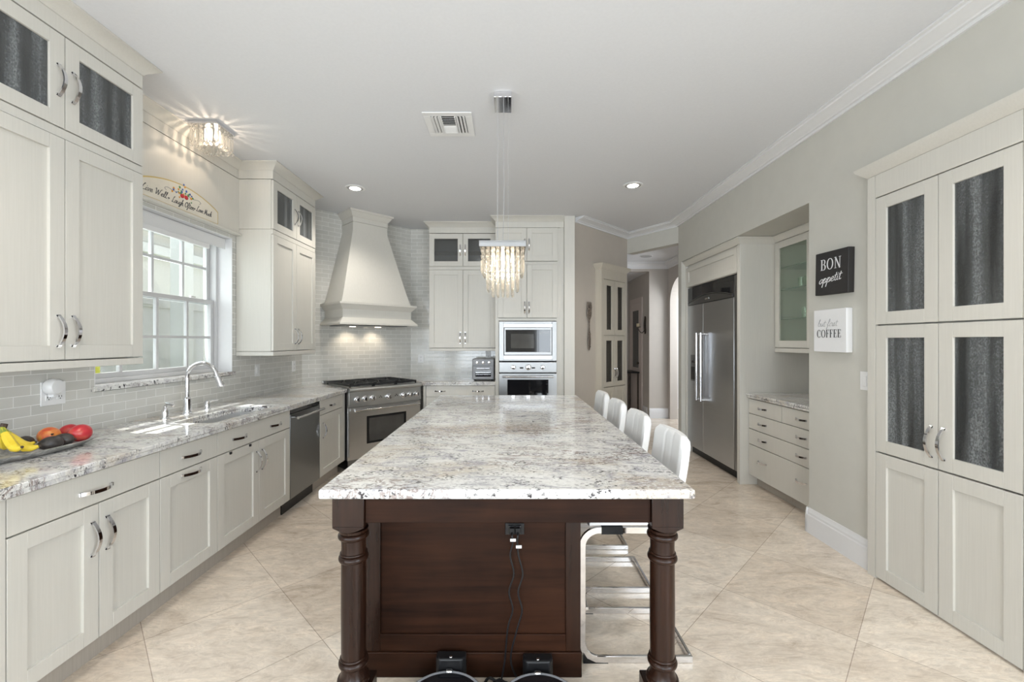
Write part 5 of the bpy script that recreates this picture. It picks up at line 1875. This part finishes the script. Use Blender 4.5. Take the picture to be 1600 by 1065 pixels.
def fruit(name, label, cat, mat, loc, r, sc, rot=(0, 0, 0), group=None, stem=True):
    t = thing(name, label, cat, loc, 0, group)
    t.rotation_euler = rot
    mb = MB()
    rr = []
    for k in range(15):
        a = -PI / 2 + PI * k / 14
        q = math.cos(a) * (1 + 0.10 * math.sin(a))
        q = max(q, 0.003)
        rr.append([(r * q * math.cos(2 * PI * i / 20) * sc[0], r * q * math.sin(2 * PI * i / 20) * sc[1], r * math.sin(a) * sc[2]) for i in range(20)])
    mb.loft(rr)
    mb.build('flesh', mat, t, smooth=80)
    if stem:
        MB().tube([(0, 0, r * sc[2] * 0.97), (0.002, 0.001, r * sc[2] + 0.008)], [0.005, 0.003], 7).build('stem', 'bananatip', t)
    return t


fruit('avocado', 'dark avocado at the front of the tray, middle one of three', 'avocado', 'avocado', (-2.122, 1.990, 0.958), 0.034, (0.95, 0.95, 1.3), (0, PI / 2, 1.2), 'avocados in the fruit tray')
fruit('avocado', 'dark avocado nearest the red mango', 'avocado', 'avocado', (-2.140, 2.062, 0.958), 0.032, (0.95, 0.95, 1.25), (0, PI / 2, 0.5), 'avocados in the fruit tray')
fruit('avocado', 'dark avocado nearest the bananas, at the back of the tray', 'avocado', 'avocado', (-2.238, 1.985, 0.960), 0.034, (0.95, 0.95, 1.25), (0, PI / 2, 2.2), 'avocados in the fruit tray')
fruit('mango', 'orange and red blushed mango in the middle of the fruit tray', 'mango', 'mango', (-2.215, 2.068, 0.975), 0.042, (1, 1, 1.10), (1.25, 0.5, 0.9), 'mangoes in the fruit tray')
fruit('mango', 'deep red mango at the right end of the fruit tray', 'mango', 'redmango', (-2.132, 2.135, 0.975), 0.042, (1, 1, 1.12), (0, PI / 2, 1.4), 'mangoes in the fruit tray')
fruit('mango', 'red mango half hidden behind the deep red one', 'mango', 'redmango', (-2.224, 2.172, 0.974), 0.037, (1, 1, 1.10), (0, PI / 2, 1.1), 'mangoes in the fruit tray')
t = thing('banana_bunch', 'bunch of yellow bananas with green stalk at the left end of the tray', 'bananas', (-2.165, 1.812, 0.958))
stalk = Vector((-0.03, 0.045, 0.085))
for k, (az, ln, dz) in enumerate(((1.05, 0.165, 0.0), (0.35, 0.17, 0.004), (-0.45, 0.17, 0.0), (1.75, 0.15, 0.012), (-1.2, 0.17, 0.0))):
    d = Vector((math.sin(az), math.cos(az) * 0.75 - 0.15, 0))
    P = []
    for i in range(9):
        q = i / 8
        r_ = ln * (0.06 + q * 0.85)
        P.append(stalk + d * r_ + Vector((0, 0, -0.075 * math.sin(q * PI * 0.62) + dz - 0.012 * q + (0.025 * max(0, q - .6)))))
    b = MB().tube(P, [0.009, 0.013, 0.0175, 0.019, 0.019, 0.0185, 0.016, 0.010, 0.005], 7).build('banana', 'banana', t, smooth=50)
    MB().tube([stalk + Vector((0, 0, 0.012)), P[0], P[1]], [0.009, 0.009, 0.0135], 8).build('neck', 'bananagreen', b)
    MB().ball(P[-1], 0.0058, 8, 6).build('tip', 'bananatip', b)
MB().tube([stalk, stalk + Vector((0.006, 0.008, 0.03))], [0.014, 0.011], 8).build('stalk', 'bananatip', t)
